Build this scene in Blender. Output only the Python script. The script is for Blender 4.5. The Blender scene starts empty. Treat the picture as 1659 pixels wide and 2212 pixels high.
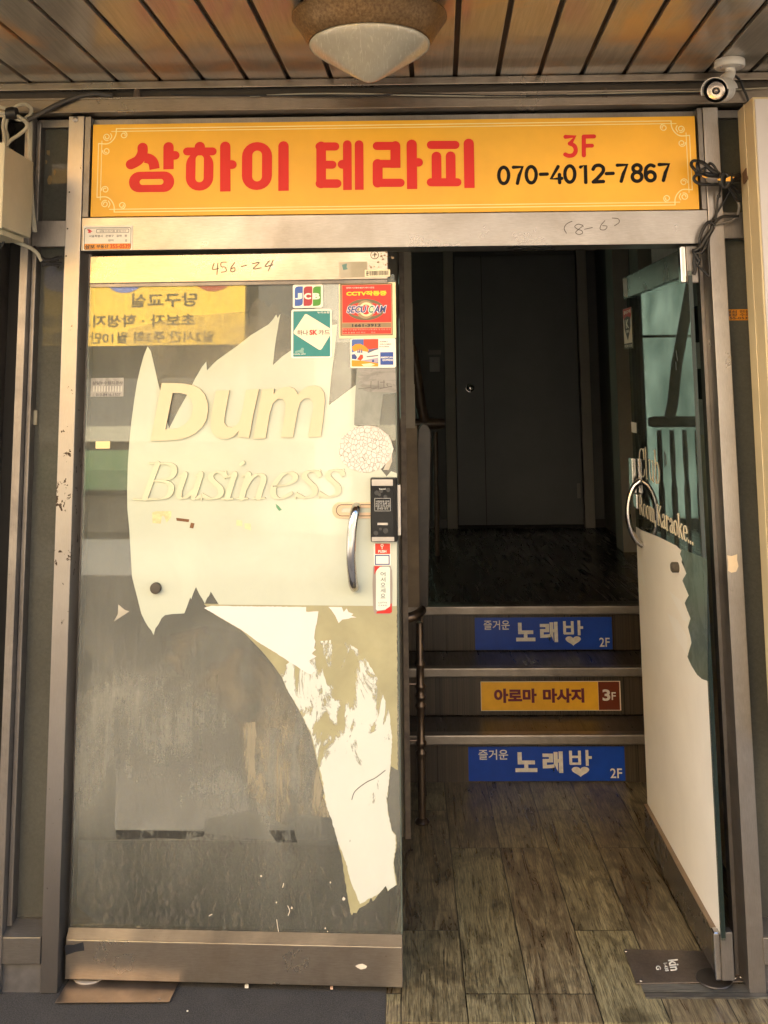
import bpy, bmesh, math, random
from mathutils import Vector, Matrix
from mathutils.geometry import tessellate_polygon
random.seed(7)
PI = math.pi
sc = bpy.context.scene
COL = sc.collection

# ------------------------------------------------------------------ camera
F_, CY_ = 2181.2765, 532.2477                # in 1659 x 2212 photo pixels
yaw, pit, rol = -0.0180695, -0.1345444, -0.0095123
CAM = Vector((0.0283138, -3.1719666, 1.7040889))
B_ = Matrix(((1, 0, 0), (0, 0, -1), (0, 1, 0)))
def _m(r): return Matrix(r)
Ry = _m(((math.cos(yaw), 0, -math.sin(yaw)), (0, 1, 0), (math.sin(yaw), 0, math.cos(yaw))))
Rp = _m(((1, 0, 0), (0, math.cos(pit), -math.sin(pit)), (0, math.sin(pit), math.cos(pit))))
Rr = _m(((math.cos(rol), -math.sin(rol), 0), (math.sin(rol), math.cos(rol), 0), (0, 0, 1)))
R_ = Rr @ Rp @ Ry @ B_
cd = bpy.data.cameras.new('camera'); cam = bpy.data.objects.new('camera', cd); COL.objects.link(cam)
M = R_.transposed()
cm = Matrix(((M[0][0], -M[0][1], -M[0][2], CAM.x), (M[1][0], -M[1][1], -M[1][2], CAM.y),
             (M[2][0], -M[2][1], -M[2][2], CAM.z), (0, 0, 0, 1)))
cam.matrix_world = cm
cd.sensor_fit = 'VERTICAL'; cd.sensor_height = 36; cd.sensor_width = 27
cd.lens = F_ / 2212 * 36
cd.shift_y = -(1106 - CY_) / 2212
cd.clip_start = 0.05; cd.clip_end = 500
sc.camera = cam

# ------------------------------------------------------------------ light
SUN_EL, SUN_AZ = math.radians(48), math.radians(-14)      # behind this building, lighting the far side of the street
w = bpy.data.worlds.new('World'); sc.world = w; w.use_nodes = True
nt = w.node_tree; bg = nt.nodes['Background']
sky = nt.nodes.new('ShaderNodeTexSky'); sky.sky_type = 'NISHITA'; sky.sun_disc = False
sky.sun_elevation = SUN_EL; sky.sun_rotation = SUN_AZ; sky.air_density = 1.2; sky.dust_density = 2.0
nt.links.new(sky.outputs[0], bg.inputs[0]); bg.inputs[1].default_value = 0.085
sl = bpy.data.lights.new('sun', 'SUN'); sl.energy = 5.0; sl.angle = math.radians(0.5); sl.color = (1, .92, .80)
so = bpy.data.objects.new('sun', sl); COL.objects.link(so)
sd = Vector((math.sin(SUN_AZ) * math.cos(SUN_EL), math.cos(SUN_AZ) * math.cos(SUN_EL), math.sin(SUN_EL)))
so.rotation_euler = sd.to_track_quat('Z', 'Y').to_euler(); so.location = sd * 20
sc.view_settings.view_transform = 'Standard'; sc.view_settings.look = 'None'
sc.view_settings.exposure = 3.3; sc.view_settings.gamma = 1
sc.render.engine = 'CYCLES'
cy = sc.cycles
cy.use_denoising = True
try: cy.denoiser = 'OPENIMAGEDENOISE'
except Exception: pass
cy.max_bounces = 8; cy.diffuse_bounces = 4; cy.glossy_bounces = 4; cy.transparent_max_bounces = 24
cy.caustics_reflective = False; cy.caustics_refractive = False; cy.sample_clamp_indirect = 6

# ------------------------------------------------------------------ pixel -> point helpers (layout only)
def ray(u, v): return R_.transposed() @ Vector(((u - 829.5) / F_, (v - CY_) / F_, 1))
def W(u, v, y):
    d = ray(u, v); return CAM + d * ((y - CAM.y) / d.y)
def WZ(u, v, z):
    d = ray(u, v); return CAM + d * ((z - CAM.z) / d.z)
def WX(u, v, x):
    d = ray(u, v); return CAM + d * ((x - CAM.x) / d.x)
def crop(x0, y0, s):
    k = 0.5671795
    return lambda p: ((x0 + p[0] * s) * k, (y0 + p[1] * s) * k)

FZ = -.04                                     # floor level under the leaves
# ------------------------------------------------------------------ materials
def lin(c):
    f = lambda x: x / 12.92 if x <= .04045 else ((x + .055) / 1.055) ** 2.4
    return tuple(f(x / 255) for x in c)
MATS = {}
def nodes(name):
    m = bpy.data.materials.new(name); m.use_nodes = True
    n = m.node_tree.nodes; l = m.node_tree.links
    return m, n, l, n['Principled BSDF']
def sock(n, l, x, inp):
    if hasattr(x, 'is_output') or hasattr(x, 'links'): l.new(x, inp)
    else: inp.default_value = x
def coords(n, l, scale=(1, 1, 1), kind='Object', rot=(0, 0, 0)):
    t = n.new('ShaderNodeTexCoord'); mp = n.new('ShaderNodeMapping')
    mp.inputs['Scale'].default_value = scale; mp.inputs['Rotation'].default_value = rot
    l.new(t.outputs[kind], mp.inputs[0]); return mp.outputs[0]
def noise(n, l, vec, scale=5, detail=5, rough=.6, dist=0):
    t = n.new('ShaderNodeTexNoise'); t.inputs['Scale'].default_value = scale; t.inputs['Detail'].default_value = detail
    t.inputs['Roughness'].default_value = rough; t.inputs['Distortion'].default_value = dist
    if vec is not None: l.new(vec, t.inputs['Vector'])
    return t.outputs[0]
def ramp(n, l, fac, stops):
    r = n.new('ShaderNodeValToRGB'); e = r.color_ramp.elements
    while len(e) < len(stops): e.new(.5)
    for i, (p, c) in enumerate(stops):
        e[i].position = p
        e[i].color = (c, c, c, 1) if isinstance(c, (int, float)) else (*c, 1)
    l.new(fac, r.inputs[0]); return r.outputs[0]
def mixc(n, l, fac, a, b, mode='MIX'):
    x = n.new('ShaderNodeMixRGB'); x.blend_type = mode
    for i, s in ((0, fac), (1, a), (2, b)):
        if hasattr(s, 'links'): l.new(s, x.inputs[i])
        else: x.inputs[i].default_value = s if i == 0 else (*s, 1)
    return x.outputs[0]
def math_(n, l, op, a, b=0):
    x = n.new('ShaderNodeMath'); x.operation = op
    for i, s in ((0, a), (1, b)):
        if hasattr(s, 'links'): l.new(s, x.inputs[i])
        else: x.inputs[i].default_value = s
    return x.outputs[0]
def bump(n, l, h, p, st=.3, d=.002):
    b = n.new('ShaderNodeBump'); b.inputs['Strength'].default_value = st; b.inputs['Distance'].default_value = d
    l.new(h, b.inputs['Height']); l.new(b.outputs[0], p.inputs['Normal'])
def flat(name, col, rough=.5, metal=0, var=.12, sc_=14, spec=.5):
    if name in MATS: return MATS[name]
    m, n, l, p = nodes(name)
    f = noise(n, l, coords(n, l), sc_, 6)
    a = tuple(c * (1 - var) for c in col); b = tuple(min(1, c * (1 + var)) for c in col)
    l.new(ramp(n, l, f, [(.3, a), (.7, b)]), p.inputs['Base Color'])
    p.inputs['Roughness'].default_value = rough; p.inputs['Metallic'].default_value = metal
    p.inputs['Specular IOR Level'].default_value = spec
    MATS[name] = m; return m
def ink(name, rgb, rough=.45): return flat(name, lin(rgb), rough, 0, .05, 40)
def steel(name, col, rough, stretch, dirt=.35, dirtcol=(.10, .075, .055), metal=.85):
    m, n, l, p = nodes(name)
    br = noise(n, l, coords(n, l, stretch), 60, 4, .7)
    big = noise(n, l, coords(n, l, (1, 1, 1)), 3.5, 7, .65, .4)
    fine = noise(n, l, coords(n, l, (1, 1, 1)), 45, 6, .7)
    c = mixc(n, l, ramp(n, l, br, [(.3, .0), (.7, 1.)]), tuple(x * .86 for x in col), tuple(min(1, x * 1.1) for x in col))
    c = mixc(n, l, ramp(n, l, big, [(.42, 0.), (.72, dirt)]), c, dirtcol)
    c = mixc(n, l, ramp(n, l, fine, [(.66, 0.), (.76, dirt * 1.2)]), c, dirtcol)
    l.new(c, p.inputs['Base Color'])
    p.inputs['Metallic'].default_value = metal
    l.new(ramp(n, l, big, [(.3, rough * .85), (.7, min(1, rough * 1.35))]), p.inputs['Roughness'])
    bump(n, l, br, p, .12, .001)
    return m
M_STEEL_H = steel('brushed_steel_horizontal', (.33, .305, .28), .29, (.6, 9, 9))
M_STEEL_T = steel('grimy_header_steel', (.26, .215, .175), .28, (.6, 9, 9), .45, (.07, .05, .035))
M_STEEL_V = steel('brushed_steel_vertical', (.35, .32, .295), .30, (9, 9, .6))
M_STEEL_D = steel('aged_dark_steel', (.27, .245, .225), .42, (9, 9, .6), .5, (.05, .042, .036))
M_STEEL_K = steel('dull_plate_steel', (.30, .25, .215), .38, (2, 2, 2), .55, (.06, .045, .04))
M_CHROME = steel('polished_steel', (.62, .58, .54), .13, (3, 3, 1), .2, (.16, .12, .08), 1)
M_BLACK = flat('black_plastic', (.006, .006, .0065), .32, 0, .12, 14, .22)
M_BLACKCABLE = flat('black_cable_rubber', (.010, .009, .009), .5)
M_WHITECABLE = flat('ivory_cable', (.40, .36, .27), .5)
M_DARK = flat('dark_recess', (.02, .018, .016), .8)
M_RUBBER = flat('dark_rubber', (.07, .058, .042), .6)

def m_glass(name, dust=(.46, .45, .385), amount=.32, tint=(.80, .86, .82), streak=True, var=1., ior=1.5):
    m, n, l, p = nodes(name)
    out = n['Material Output']
    tr = n.new('ShaderNodeBsdfTransparent'); tr.inputs[0].default_value = (*tint, 1)
    gl = n.new('ShaderNodeBsdfGlossy'); gl.inputs['Roughness'].default_value = .012
    fr = n.new('ShaderNodeFresnel'); fr.inputs[0].default_value = ior
    mx = n.new('ShaderNodeMixShader'); l.new(fr.outputs[0], mx.inputs[0]); l.new(tr.outputs[0], mx.inputs[1]); l.new(gl.outputs[0], mx.inputs[2])
    df = n.new('ShaderNodeBsdfDiffuse')
    a = noise(n, l, coords(n, l, (1, 1, .7)), 2.6, 8, .62, .8)
    b = noise(n, l, coords(n, l, (14, 14, 1.2)), 6, 6, .7, .3)
    c = noise(n, l, coords(n, l, (1, 1, 1)), 120, 4, .8)
    z = n.new('ShaderNodeSeparateXYZ'); l.new(coords(n, l), z.inputs[0])
    g = ramp(n, l, z.outputs[2], [(.0, 1 - .55 * var), (.10, 1 - .70 * var), (.36, 1 - .45 * var), (.52, 1.), (.75, .95), (1, 1 - .5 * var)])   # cleaner towards the foot
    f = math_(n, l, 'MULTIPLY', ramp(n, l, a, [(.32, 1 - .55 * var), (.68, 1.)]), amount)
    f = math_(n, l, 'MULTIPLY', f, ramp(n, l, b, [(.3, .72), (.72, 1.18)]) if streak else 1.0)
    f = math_(n, l, 'MULTIPLY', f, ramp(n, l, c, [(.3, .85), (.8, 1.2)]))
    f = math_(n, l, 'MULTIPLY', f, g)
    l.new(mixc(n, l, a, tuple(x * .82 for x in dust), tuple(x * 1.15 for x in dust)), df.inputs[0])
    m2 = n.new('ShaderNodeMixShader'); l.new(f, m2.inputs[0]); l.new(mx.outputs[0], m2.inputs[1]); l.new(df.outputs[0], m2.inputs[2])
    l.new(m2.outputs[0], out.inputs[0])
    return m
def m_film(name, col, alpha_lo=1., alpha_hi=1., streak=(1, 1, 1), scale=9, rough=.16, cut=(.45, .55), trans=0., mottle=.10, fade=None, coat=.5, bias=None):
    """thin vinyl film or glue residue: opaque to patchy"""
    m, n, l, p = nodes(name)
    f = noise(n, l, coords(n, l, (1, 1, 1)), 4, 7, .6, .5)
    f2 = noise(n, l, coords(n, l, (1, 1, 1)), 60, 5, .75)
    c = mixc(n, l, ramp(n, l, f, [(.35, 0.), (.7, 1.)]), tuple(x * (1 - mottle) for x in col), tuple(min(.95, x * (1 + mottle * .5)) for x in col))
    c = mixc(n, l, ramp(n, l, f2, [(.68, 0.), (.8, .35)]), c, tuple(x * .72 for x in col))
    l.new(c, p.inputs['Base Color']); p.inputs['Roughness'].default_value = rough
    p.inputs['Coat Weight'].default_value = coat; p.inputs['Coat Roughness'].default_value = .03
    bump(n, l, noise(n, l, coords(n, l, (1, 1, 1.6)), 7, 4, .55, .8), p, .10, .004)
    if alpha_lo < 1 or alpha_hi < 1:
        s = noise(n, l, coords(n, l, streak), scale, 8, .68, .6)
        if bias:                                 # worn through more and more towards bias[1]
            z2 = n.new('ShaderNodeSeparateXYZ'); l.new(coords(n, l), z2.inputs[0])
            m2 = n.new('ShaderNodeMapRange'); l.new(z2.outputs[2], m2.inputs[0])
            m2.inputs[1].default_value = bias[0]; m2.inputs[2].default_value = bias[1]; m2.inputs[3].default_value = .07; m2.inputs[4].default_value = -.10
            s = math_(n, l, 'ADD', s, m2.outputs[0])
        al = ramp(n, l, s, [(cut[0], alpha_lo), (cut[1], alpha_hi)])
        if fade:                                # alpha fades out towards one end
            z = n.new('ShaderNodeSeparateXYZ'); l.new(coords(n, l), z.inputs[0])
            mr = n.new('ShaderNodeMapRange'); l.new(z.outputs[2], mr.inputs[0]); mr.inputs[1].default_value = fade[0]; mr.inputs[2].default_value = fade[1]
            al = math_(n, l, 'MULTIPLY', al, mr.outputs[0])
        l.new(al, p.inputs['Alpha'])
    return m
def m_wood_planks(name, dark, mid, light, width, length, rough=.35, ang=0, tint=None):
    m, n, l, p = nodes(name)
    vec = coords(n, l, (1, 1, 1), 'Object', (0, 0, ang))
    br = n.new('ShaderNodeTexBrick')
    mp = n.new('ShaderNodeMapping'); mp.inputs['Rotation'].default_value = (0, 0, PI / 2); l.new(vec, mp.inputs[0])
    l.new(mp.outputs[0], br.inputs['Vector'])
    br.inputs['Scale'].default_value = 1; br.inputs['Brick Width'].default_value = length; br.inputs['Row Height'].default_value = width
    br.inputs['Mortar Size'].default_value = .0018; br.inputs['Mortar Smooth'].default_value = .1; br.offset = .37; br.offset_frequency = 3
    br.inputs['Color1'].default_value = (0, 0, 0, 1); br.inputs['Color2'].default_value = (1, 1, 1, 1); br.inputs['Mortar'].default_value = (.5, .5, .5, 1)
    sep = n.new('ShaderNodeSeparateXYZ'); l.new(vec, sep.inputs[0])
    off = math_(n, l, 'MULTIPLY', br.outputs[0], 37.3)
    cb = n.new('ShaderNodeCombineXYZ'); l.new(math_(n, l, 'ADD', sep.outputs[0], off), cb.inputs[0]); l.new(math_(n, l, 'ADD', sep.outputs[1], off), cb.inputs[1]); l.new(off, cb.inputs[2])
    def st(sx, sy):
        q = n.new('ShaderNodeMapping'); q.inputs['Scale'].default_value = (sx, sy, 1); l.new(cb.outputs[0], q.inputs[0]); return q.outputs[0]
    g1 = noise(n, l, st(16, 1.5), 1.6, 6, .62, 1.3)       # broad bands
    g2 = noise(n, l, st(48, 2.4), 2.0, 7, .72, 2.2)        # cracks along the grain
    g3 = noise(n, l, st(8, 5), 1.3, 5, .6, .8)            # blotches
    g4 = noise(n, l, st(190, 7), 2.0, 5, .7, .6)          # fine grain
    wv = n.new('ShaderNodeTexWave'); wv.wave_type = 'BANDS'; wv.bands_direction = 'X'
    wv.inputs['Scale'].default_value = 9; wv.inputs['Distortion'].default_value = 9; wv.inputs['Detail'].default_value = 4; wv.inputs['Detail Scale'].default_value = 1.4
    l.new(st(2.4, .42), wv.inputs['Vector'])
    c = mixc(n, l, ramp(n, l, g1, [(.40, 0.), (.62, 1.)]), mid, light)
    c = mixc(n, l, ramp(n, l, br.outputs[0], [(.1, .45), (.5, 0.)]), c, tuple(x * y for x, y in zip(light, (.85, .95, .88))))
    c = mixc(n, l, ramp(n, l, g3, [(.48, 0.), (.64, .60)]), c, dark)
    c = mixc(n, l, ramp(n, l, wv.outputs['Fac'], [(.0, .35), (.14, 0.)]), c, dark)
    c = mixc(n, l, ramp(n, l, g2, [(.56, 0.), (.64, .9)]), c, tuple(x * .45 for x in dark))
    c = mixc(n, l, ramp(n, l, g4, [(.46, 0.), (.62, .75)]), c, tuple(x * .8 for x in dark))
    c = mixc(n, l, ramp(n, l, br.outputs[0], [(.0, 0.), (1., .35)]), c, tuple(x * .6 for x in mid))
    c = mixc(n, l, br.outputs['Fac'], c, (.006, .005, .004))
    l.new(c, p.inputs['Base Color'])
    l.new(ramp(n, l, g1, [(.3, rough * .8), (.7, rough * 1.5)]), p.inputs['Roughness'])
    h = math_(n, l, 'SUBTRACT', math_(n, l, 'MULTIPLY', g2, -.6), br.outputs['Fac'])
    bump(n, l, h, p, .35, .0015)
    return m

# ------------------------------------------------------------------ mesh helpers
class MB:
    def __init__(s): s.v = []; s.f = []
    def add(s, vs, fs):
        b = len(s.v); s.v += [Vector(x) for x in vs]; s.f += [tuple(b + i for i in f) for f in fs]; return s
    def box(s, x0, x1, y0, y1, z0, z1):
        return s.add([(x0, y0, z0), (x1, y0, z0), (x1, y1, z0), (x0, y1, z0), (x0, y0, z1), (x1, y0, z1), (x1, y1, z1), (x0, y1, z1)],
                     [(0, 3, 2, 1), (4, 5, 6, 7), (0, 1, 5, 4), (1, 2, 6, 5), (2, 3, 7, 6), (3, 0, 4, 7)])
    def hexa(s, p8): return s.add(p8, [(0, 3, 2, 1), (4, 5, 6, 7), (0, 1, 5, 4), (1, 2, 6, 5), (2, 3, 7, 6), (3, 0, 4, 7)])
    def prism(s, loops, fr, d0=0, d1=None):
        """loops: list of 2D loops (outer, holes...); fr maps (a,b,d) to a point; d1 None: one flat sheet"""
        L = [[Vector((a, b, 0)) for a, b in lp] for lp in loops]
        tris = tessellate_polygon(L); pts = [p for lp in loops for p in lp]; N = len(pts)
        if d1 is None: return s.add([fr(a, b, d0) for a, b in pts], tris)
        vs = [fr(a, b, d0) for a, b in pts] + [fr(a, b, d1) for a, b in pts]
        fs = [tuple(reversed(t)) for t in tris] + [tuple(N + i for i in t) for t in tris]; k = 0
        for lp in loops:
            m = len(lp)
            for i in range(m): j = (i + 1) % m; fs.append((k + i, k + j, N + k + j, N + k + i))
            k += m
        return s.add(vs, fs)
    def tube(s, path, r, n=10, cap=True):
        P = [Vector(p) for p in path]; rr = r if isinstance(r, (list, tuple)) else [r] * len(P)
        t0 = (P[1] - P[0]).normalized(); up = Vector((0, 0, 1)) if abs(t0.z) < .9 else Vector((1, 0, 0))
        nrm = t0.cross(up).normalized(); b = len(s.v); prev = t0
        for i, p in enumerate(P):
            t = (P[min(i + 1, len(P) - 1)] - P[max(i - 1, 0)]).normalized()
            ax = prev.cross(t)
            if ax.length > 1e-7: nrm = Matrix.Rotation(prev.angle(t), 3, ax.normalized()) @ nrm
            nrm = (nrm - t * nrm.dot(t)).normalized(); bn = t.cross(nrm); prev = t
            for k in range(n):
                a = 2 * PI * k / n; s.v.append(p + (nrm * math.cos(a) + bn * math.sin(a)) * rr[i])
        for i in range(len(P) - 1):
            for k in range(n):
                j = (k + 1) % n; s.f.append((b + i * n + k, b + i * n + j, b + (i + 1) * n + j, b + (i + 1) * n + k))
        if cap:
            s.f.append(tuple(b + k for k in reversed(range(n)))); e = b + (len(P) - 1) * n; s.f.append(tuple(e + k for k in range(n)))
        return s
    def lathe(s, prof, c, axis='Z', n=32):
        """prof: list of (r, h) along axis from point c"""
        c = Vector(c); b = len(s.v)
        A = {'Z': (Vector((1, 0, 0)), Vector((0, 1, 0)), Vector((0, 0, 1))), 'Y': (Vector((1, 0, 0)), Vector((0, 0, 1)), Vector((0, -1, 0)))}
        ex, ey, ez = A[axis] if isinstance(axis, str) else axis
        for r, h in prof:
            for k in range(n):
                a = 2 * PI * k / n; s.v.append(c + ez * h + (ex * math.cos(a) + ey * math.sin(a)) * max(r, 1e-5))
        for i in range(len(prof) - 1):
            for k in range(n):
                j = (k + 1) % n; s.f.append((b + i * n + k, b + i * n + j, b + (i + 1) * n + j, b + (i + 1) * n + k))
        s.f.append(tuple(b + k for k in reversed(range(n)))); e = b + (len(prof) - 1) * n; s.f.append(tuple(e + k for k in range(n)))
        return s
    def build(s, name, m, parent=None, label=None, smooth=False, bevel=0, seg=2):
        me = bpy.data.meshes.new(name)
        off = world_of(parent)
        me.from_pydata([v - off for v in s.v], [], s.f); me.update()
        bm = bmesh.new(); bm.from_mesh(me)
        bmesh.ops.recalc_face_normals(bm, faces=bm.faces)
        if bevel:
            es = [e for e in bm.edges if len(e.link_faces) == 2 and e.calc_face_angle(0) > .6]
            bmesh.ops.bevel(bm, geom=es, offset=bevel, segments=seg, affect='EDGES', profile=.6)
        bm.to_mesh(me); bm.free()
        me.materials.append(m)
        if smooth:
            for p in me.polygons: p.use_smooth = True
            try: me.set_sharp_from_angle(angle=math.radians(40))
            except Exception: pass
        o = bpy.data.objects.new(name, me); COL.objects.link(o)
        if parent: o.parent = parent
        if label: o['label'] = label
        return o
def world_of(o):
    v = Vector((0, 0, 0))
    while o is not None: v = v + o.location; o = o.parent
    return v
def thing(name, label, cat, loc=(0, 0, 0), group=None):
    o = bpy.data.objects.new(name, None); COL.objects.link(o); o.location = loc; o.empty_display_size = .1
    o['label'] = label; o['category'] = cat
    if group: o['group'] = group
    return o
def tag(o, label, cat, group=None):
    o['label'] = label; o['category'] = cat
    if group: o['group'] = group
    return o
def struct(o, label=None, cat=None):
    o['kind'] = 'structure'
    if label: o['label'] = label
    if cat: o['category'] = cat
    return o
# frames: 2D (a,b) + outward distance d
def front(y): return lambda a, b, d: Vector((a, y - d, b))              # facade planes, a = X, b = Z
def pxs(pts, y, cr=None):
    o = []
    for p in pts:
        u, v = cr(p) if cr else p
        q = W(u, v, y); o.append((q.x, q.z))
    return o
def circ(cx, cz, rx, rz=None, n=28, a0=0):
    rz = rz or rx
    return [(cx + rx * math.cos(a0 + 2 * PI * i / n), cz + rz * math.sin(a0 + 2 * PI * i / n)) for i in range(n)]
def rrect(x0, x1, z0, z1, r, n=6):
    x0, x1 = min(x0, x1), max(x0, x1); z0, z1 = min(z0, z1), max(z0, z1); r = min(r, (x1 - x0) / 2 - 1e-6, (z1 - z0) / 2 - 1e-6); o = []
    for cx, cz, a in ((x1 - r, z1 - r, 0), (x0 + r, z1 - r, PI / 2), (x0 + r, z0 + r, PI), (x1 - r, z0 + r, 1.5 * PI)):
        for i in range(n + 1): t = a + PI / 2 * i / n; o.append((cx + r * math.cos(t), cz + r * math.sin(t)))
    return o
def smooth_path(P, sub=6):
    if len(P) < 3: return [tuple(p) for p in P]
    o = []
    for i in range(len(P) - 1):
        p0 = P[max(i - 1, 0)]; p1 = P[i]; p2 = P[i + 1]; p3 = P[min(i + 2, len(P) - 1)]
        for k in range(sub):
            t = k / sub
            o.append(tuple(.5 * (2 * b + (c - a) * t + (2 * a - 5 * b + 4 * c - d) * t * t + (3 * b - a - 3 * c + d) * t ** 3) for a, b, c, d in zip(p0, p1, p2, p3)))
    o.append(tuple(P[-1])); return o
def stroke(P, w, caps='rr', nib=None, thin=0):
    """outline of a pen stroke; caps: r round, b butt, for start and end; nib: (nx,ny) broad pen"""
    n = len(P); L = []; Rr_ = []
    T = []
    for i in range(n):
        a = P[max(i - 1, 0)]; b = P[min(i + 1, n - 1)]; dx, dy = b[0] - a[0], b[1] - a[1]; q = math.hypot(dx, dy) or 1; T.append((dx / q, dy / q))
    def hw(i):
        if nib: return (abs(nib[0] * T[i][1] - nib[1] * T[i][0]) + thin) / 2
        return (w[i] if isinstance(w, (list, tuple)) else w) / 2
    for i in range(n):
        h = hw(i); L.append((P[i][0] - T[i][1] * h, P[i][1] + T[i][0] * h)); Rr_.append((P[i][0] + T[i][1] * h, P[i][1] - T[i][0] * h))
    def cap(i, sgn):
        h = hw(i); a0 = math.atan2(T[i][1], T[i][0]) + PI / 2 * sgn; o = []
        for k in range(1, 8): t = a0 - PI * k / 8 * 1; o.append((P[i][0] + h * math.cos(t), P[i][1] + h * math.sin(t)))
        return o
    out = list(L)
    if caps[1] == 'r': out += cap(n - 1, 1)
    out += list(reversed(Rr_))
    if caps[0] == 'r': out += cap(0, -1)
    return out
def text_mesh(txt, bold=0, shear=0, spacing=1.0, align='CENTER', lead=1.0):
    cu = bpy.data.curves.new('lettering', 'FONT'); cu.body = txt; cu.size = 1; cu.offset = bold; cu.shear = shear
    cu.space_character = spacing; cu.align_x = align; cu.resolution_u = 4; cu.space_line = lead
    ob = bpy.data.objects.new('lettering', cu); COL.objects.link(ob)
    dg = bpy.context.evaluated_depsgraph_get(); dg.update()
    me = bpy.data.meshes.new_from_object(ob.evaluated_get(dg))
    V = [(v.co.x, v.co.y) for v in me.vertices]; Fc = [tuple(p.vertices) for p in me.polygons]
    bpy.data.objects.remove(ob); bpy.data.curves.remove(cu); bpy.data.meshes.remove(me)
    return V, Fc
def put_text(txt, box, fr, d, name, m, parent, bold=0, shear=0, spacing=1.0, align='CENTER', label=None, lead=1.0, thick=0, tilt=0):
    """box = (a0, a1, b0, b1) in the frame's plane; the lettering is fitted to it"""
    V, Fc = text_mesh(txt, bold, shear, spacing, align, lead)
    if not V: return None
    x0 = min(v[0] for v in V); x1 = max(v[0] for v in V); y0 = min(v[1] for v in V); y1 = max(v[1] for v in V)
    a0, a1, b0, b1 = box
    q = [(a0 + (a1 - a0) * (v[0] - x0) / (x1 - x0), b0 + (b1 - b0) * (v[1] - y0) / (y1 - y0)) for v in V]
    q = [(a, b + tilt * (a - a0)) for a, b in q]
    mb = MB()
    mb.add([fr(a, b, d) for a, b in q], Fc)
    return mb.build(name, m, parent, label)
def bx(u0, v0, u1, v1, y):
    """box in plane units from a pixel box on the facade plane y"""
    p = W(u0, v1, y); q = W(u1, v0, y); return (p.x, q.x, p.z, q.z)
exec_parts = []

# ================================================================== SETTING
# ---- floor: worn wood-look vinyl inside, dark coarse mat outside left, street beyond
M_FLOOR = m_wood_planks('worn_wood_vinyl', (.024, .017, .011), (.145, .102, .057), (.43, .35, .195), .185, .92, .28)
M_FLOOR2 = m_wood_planks('worn_wood_vinyl_cross', (.035, .03, .026), (.13, .12, .105), (.20, .19, .15), .10, 1.1, .34, PI / 2)
E_ = (WZ(835, 2140, FZ).x)
struct(MB().box(E_, 1.6, -.13, 1.553, -.10, FZ).build('floor', M_FLOOR), 'worn brown and olive wood-look plank floor in the entrance', None)
p0 = WZ(1384, 2128, FZ); p1 = WZ(1659, 2158, FZ)
struct(MB().box(p0.x, 1.6, p1.y, p0.y - .002, FZ, FZ + .004).build('floor_border', M_FLOOR2), None, None)
m, n, l, p = nodes('dark_coarse_mat')
a = noise(n, l, coords(n, l), 260, 3, .8); b = noise(n, l, coords(n, l), 7, 6, .6)
c = mixc(n, l, ramp(n, l, a, [(.35, 0.), (.72, 1.)]), (.022, .020, .018), (.105, .097, .090))
c = mixc(n, l, ramp(n, l, b, [(.45, 0.), (.75, .45)]), c, (.10, .09, .08))
l.new(c, p.inputs['Base Color']); p.inputs['Roughness'].default_value = .9; bump(n, l, a, p, .8, .004)
M_MAT = m
struct(MB().box(-1.6, E_ - .001, -.9, .12, -.10, FZ - .002).build('entrance_mat', M_MAT))
struct(MB().box(E_ - .001, 1.6, -.9, -.1305, -.10, FZ - .004).build('entrance_mat', M_FLOOR))
m, n, l, p = nodes('street_asphalt')
a = noise(n, l, coords(n, l), 90, 4, .7)
l.new(ramp(n, l, a, [(.3, (.13, .12, .105)), (.7, (.20, .185, .16))]), p.inputs['Base Color']); p.inputs['Roughness'].default_value = .85
struct(MB().add([(-60, -60, -.115), (60, -60, -.115), (60, 40, -.115), (-60, 40, -.115)], [(0, 1, 2, 3)]).build('ground', m))
M_PAVE = flat('pavement_concrete', (.22, .21, .19), .85, 0, .15, 30)
struct(MB().box(-12, 12, -2.2, -.901, -.11, -.06).build('pavement', M_PAVE))

# ---- soffit of varnished tongue-and-groove planks, running out over the pavement
CZ = 2.682
m, n, l, p = nodes('varnished_plank')
v3 = coords(n, l)
g = noise(n, l, coords(n, l, (42, 1.6, 10)), 3, 6, .65, .7); bl = noise(n, l, coords(n, l, (1.6, 1.1, 1)), 1.7, 5, .6, .4)
gm = n.new('ShaderNodeNewGeometry'); rnd = gm.outputs['Random Per Island']
c = mixc(n, l, ramp(n, l, g, [(.3, 0.), (.7, 1.)]), (.19, .165, .13), (.33, .285, .22))
c = mixc(n, l, ramp(n, l, bl, [(.47, 0.), (.60, .80)]), c, (.52, .255, .09))  # orange blotches put reflected warm light into the plank colour
c = mixc(n, l, ramp(n, l, rnd, [(0., .0), (1., .38)]), c, (.16, .145, .12))
l.new(c, p.inputs['Base Color']); p.inputs['Roughness'].default_value = .34; p.inputs['Coat Weight'].default_value = .7; p.inputs['Coat Roughness'].default_value = .14
bump(n, l, g, p, .15, .001)
M_PLANK = m
xs = [154, 251, 345, 438, 532, 622, 714, 803, 890, 983, 1075, 1165, 1257, 1349, 1439, 1528, 1623]
gx = [W(u, 181, -.02).x for u in xs]
dx_ = .138
gx = [gx[0] - dx_ * k for k in range(6, 0, -1)] + gx + [gx[-1] + dx_ * k for k in range(1, 6)]
SL = .036
mb = MB()
for a_, b_ in zip(gx[:-1], gx[1:]):
    x0, x1 = a_ + .0090, b_ - .0060
    y0, y1 = -1.08, -.006
    q = [(x0 + SL * y0, y0, CZ), (x1 + SL * y0, y0, CZ), (x1 + SL * y1, y1, CZ), (x0 + SL * y1, y1, CZ)]
    mb.hexa([Vector(v) for v in q] + [Vector((v[0], v[1], CZ + .014)) for v in q])
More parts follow.
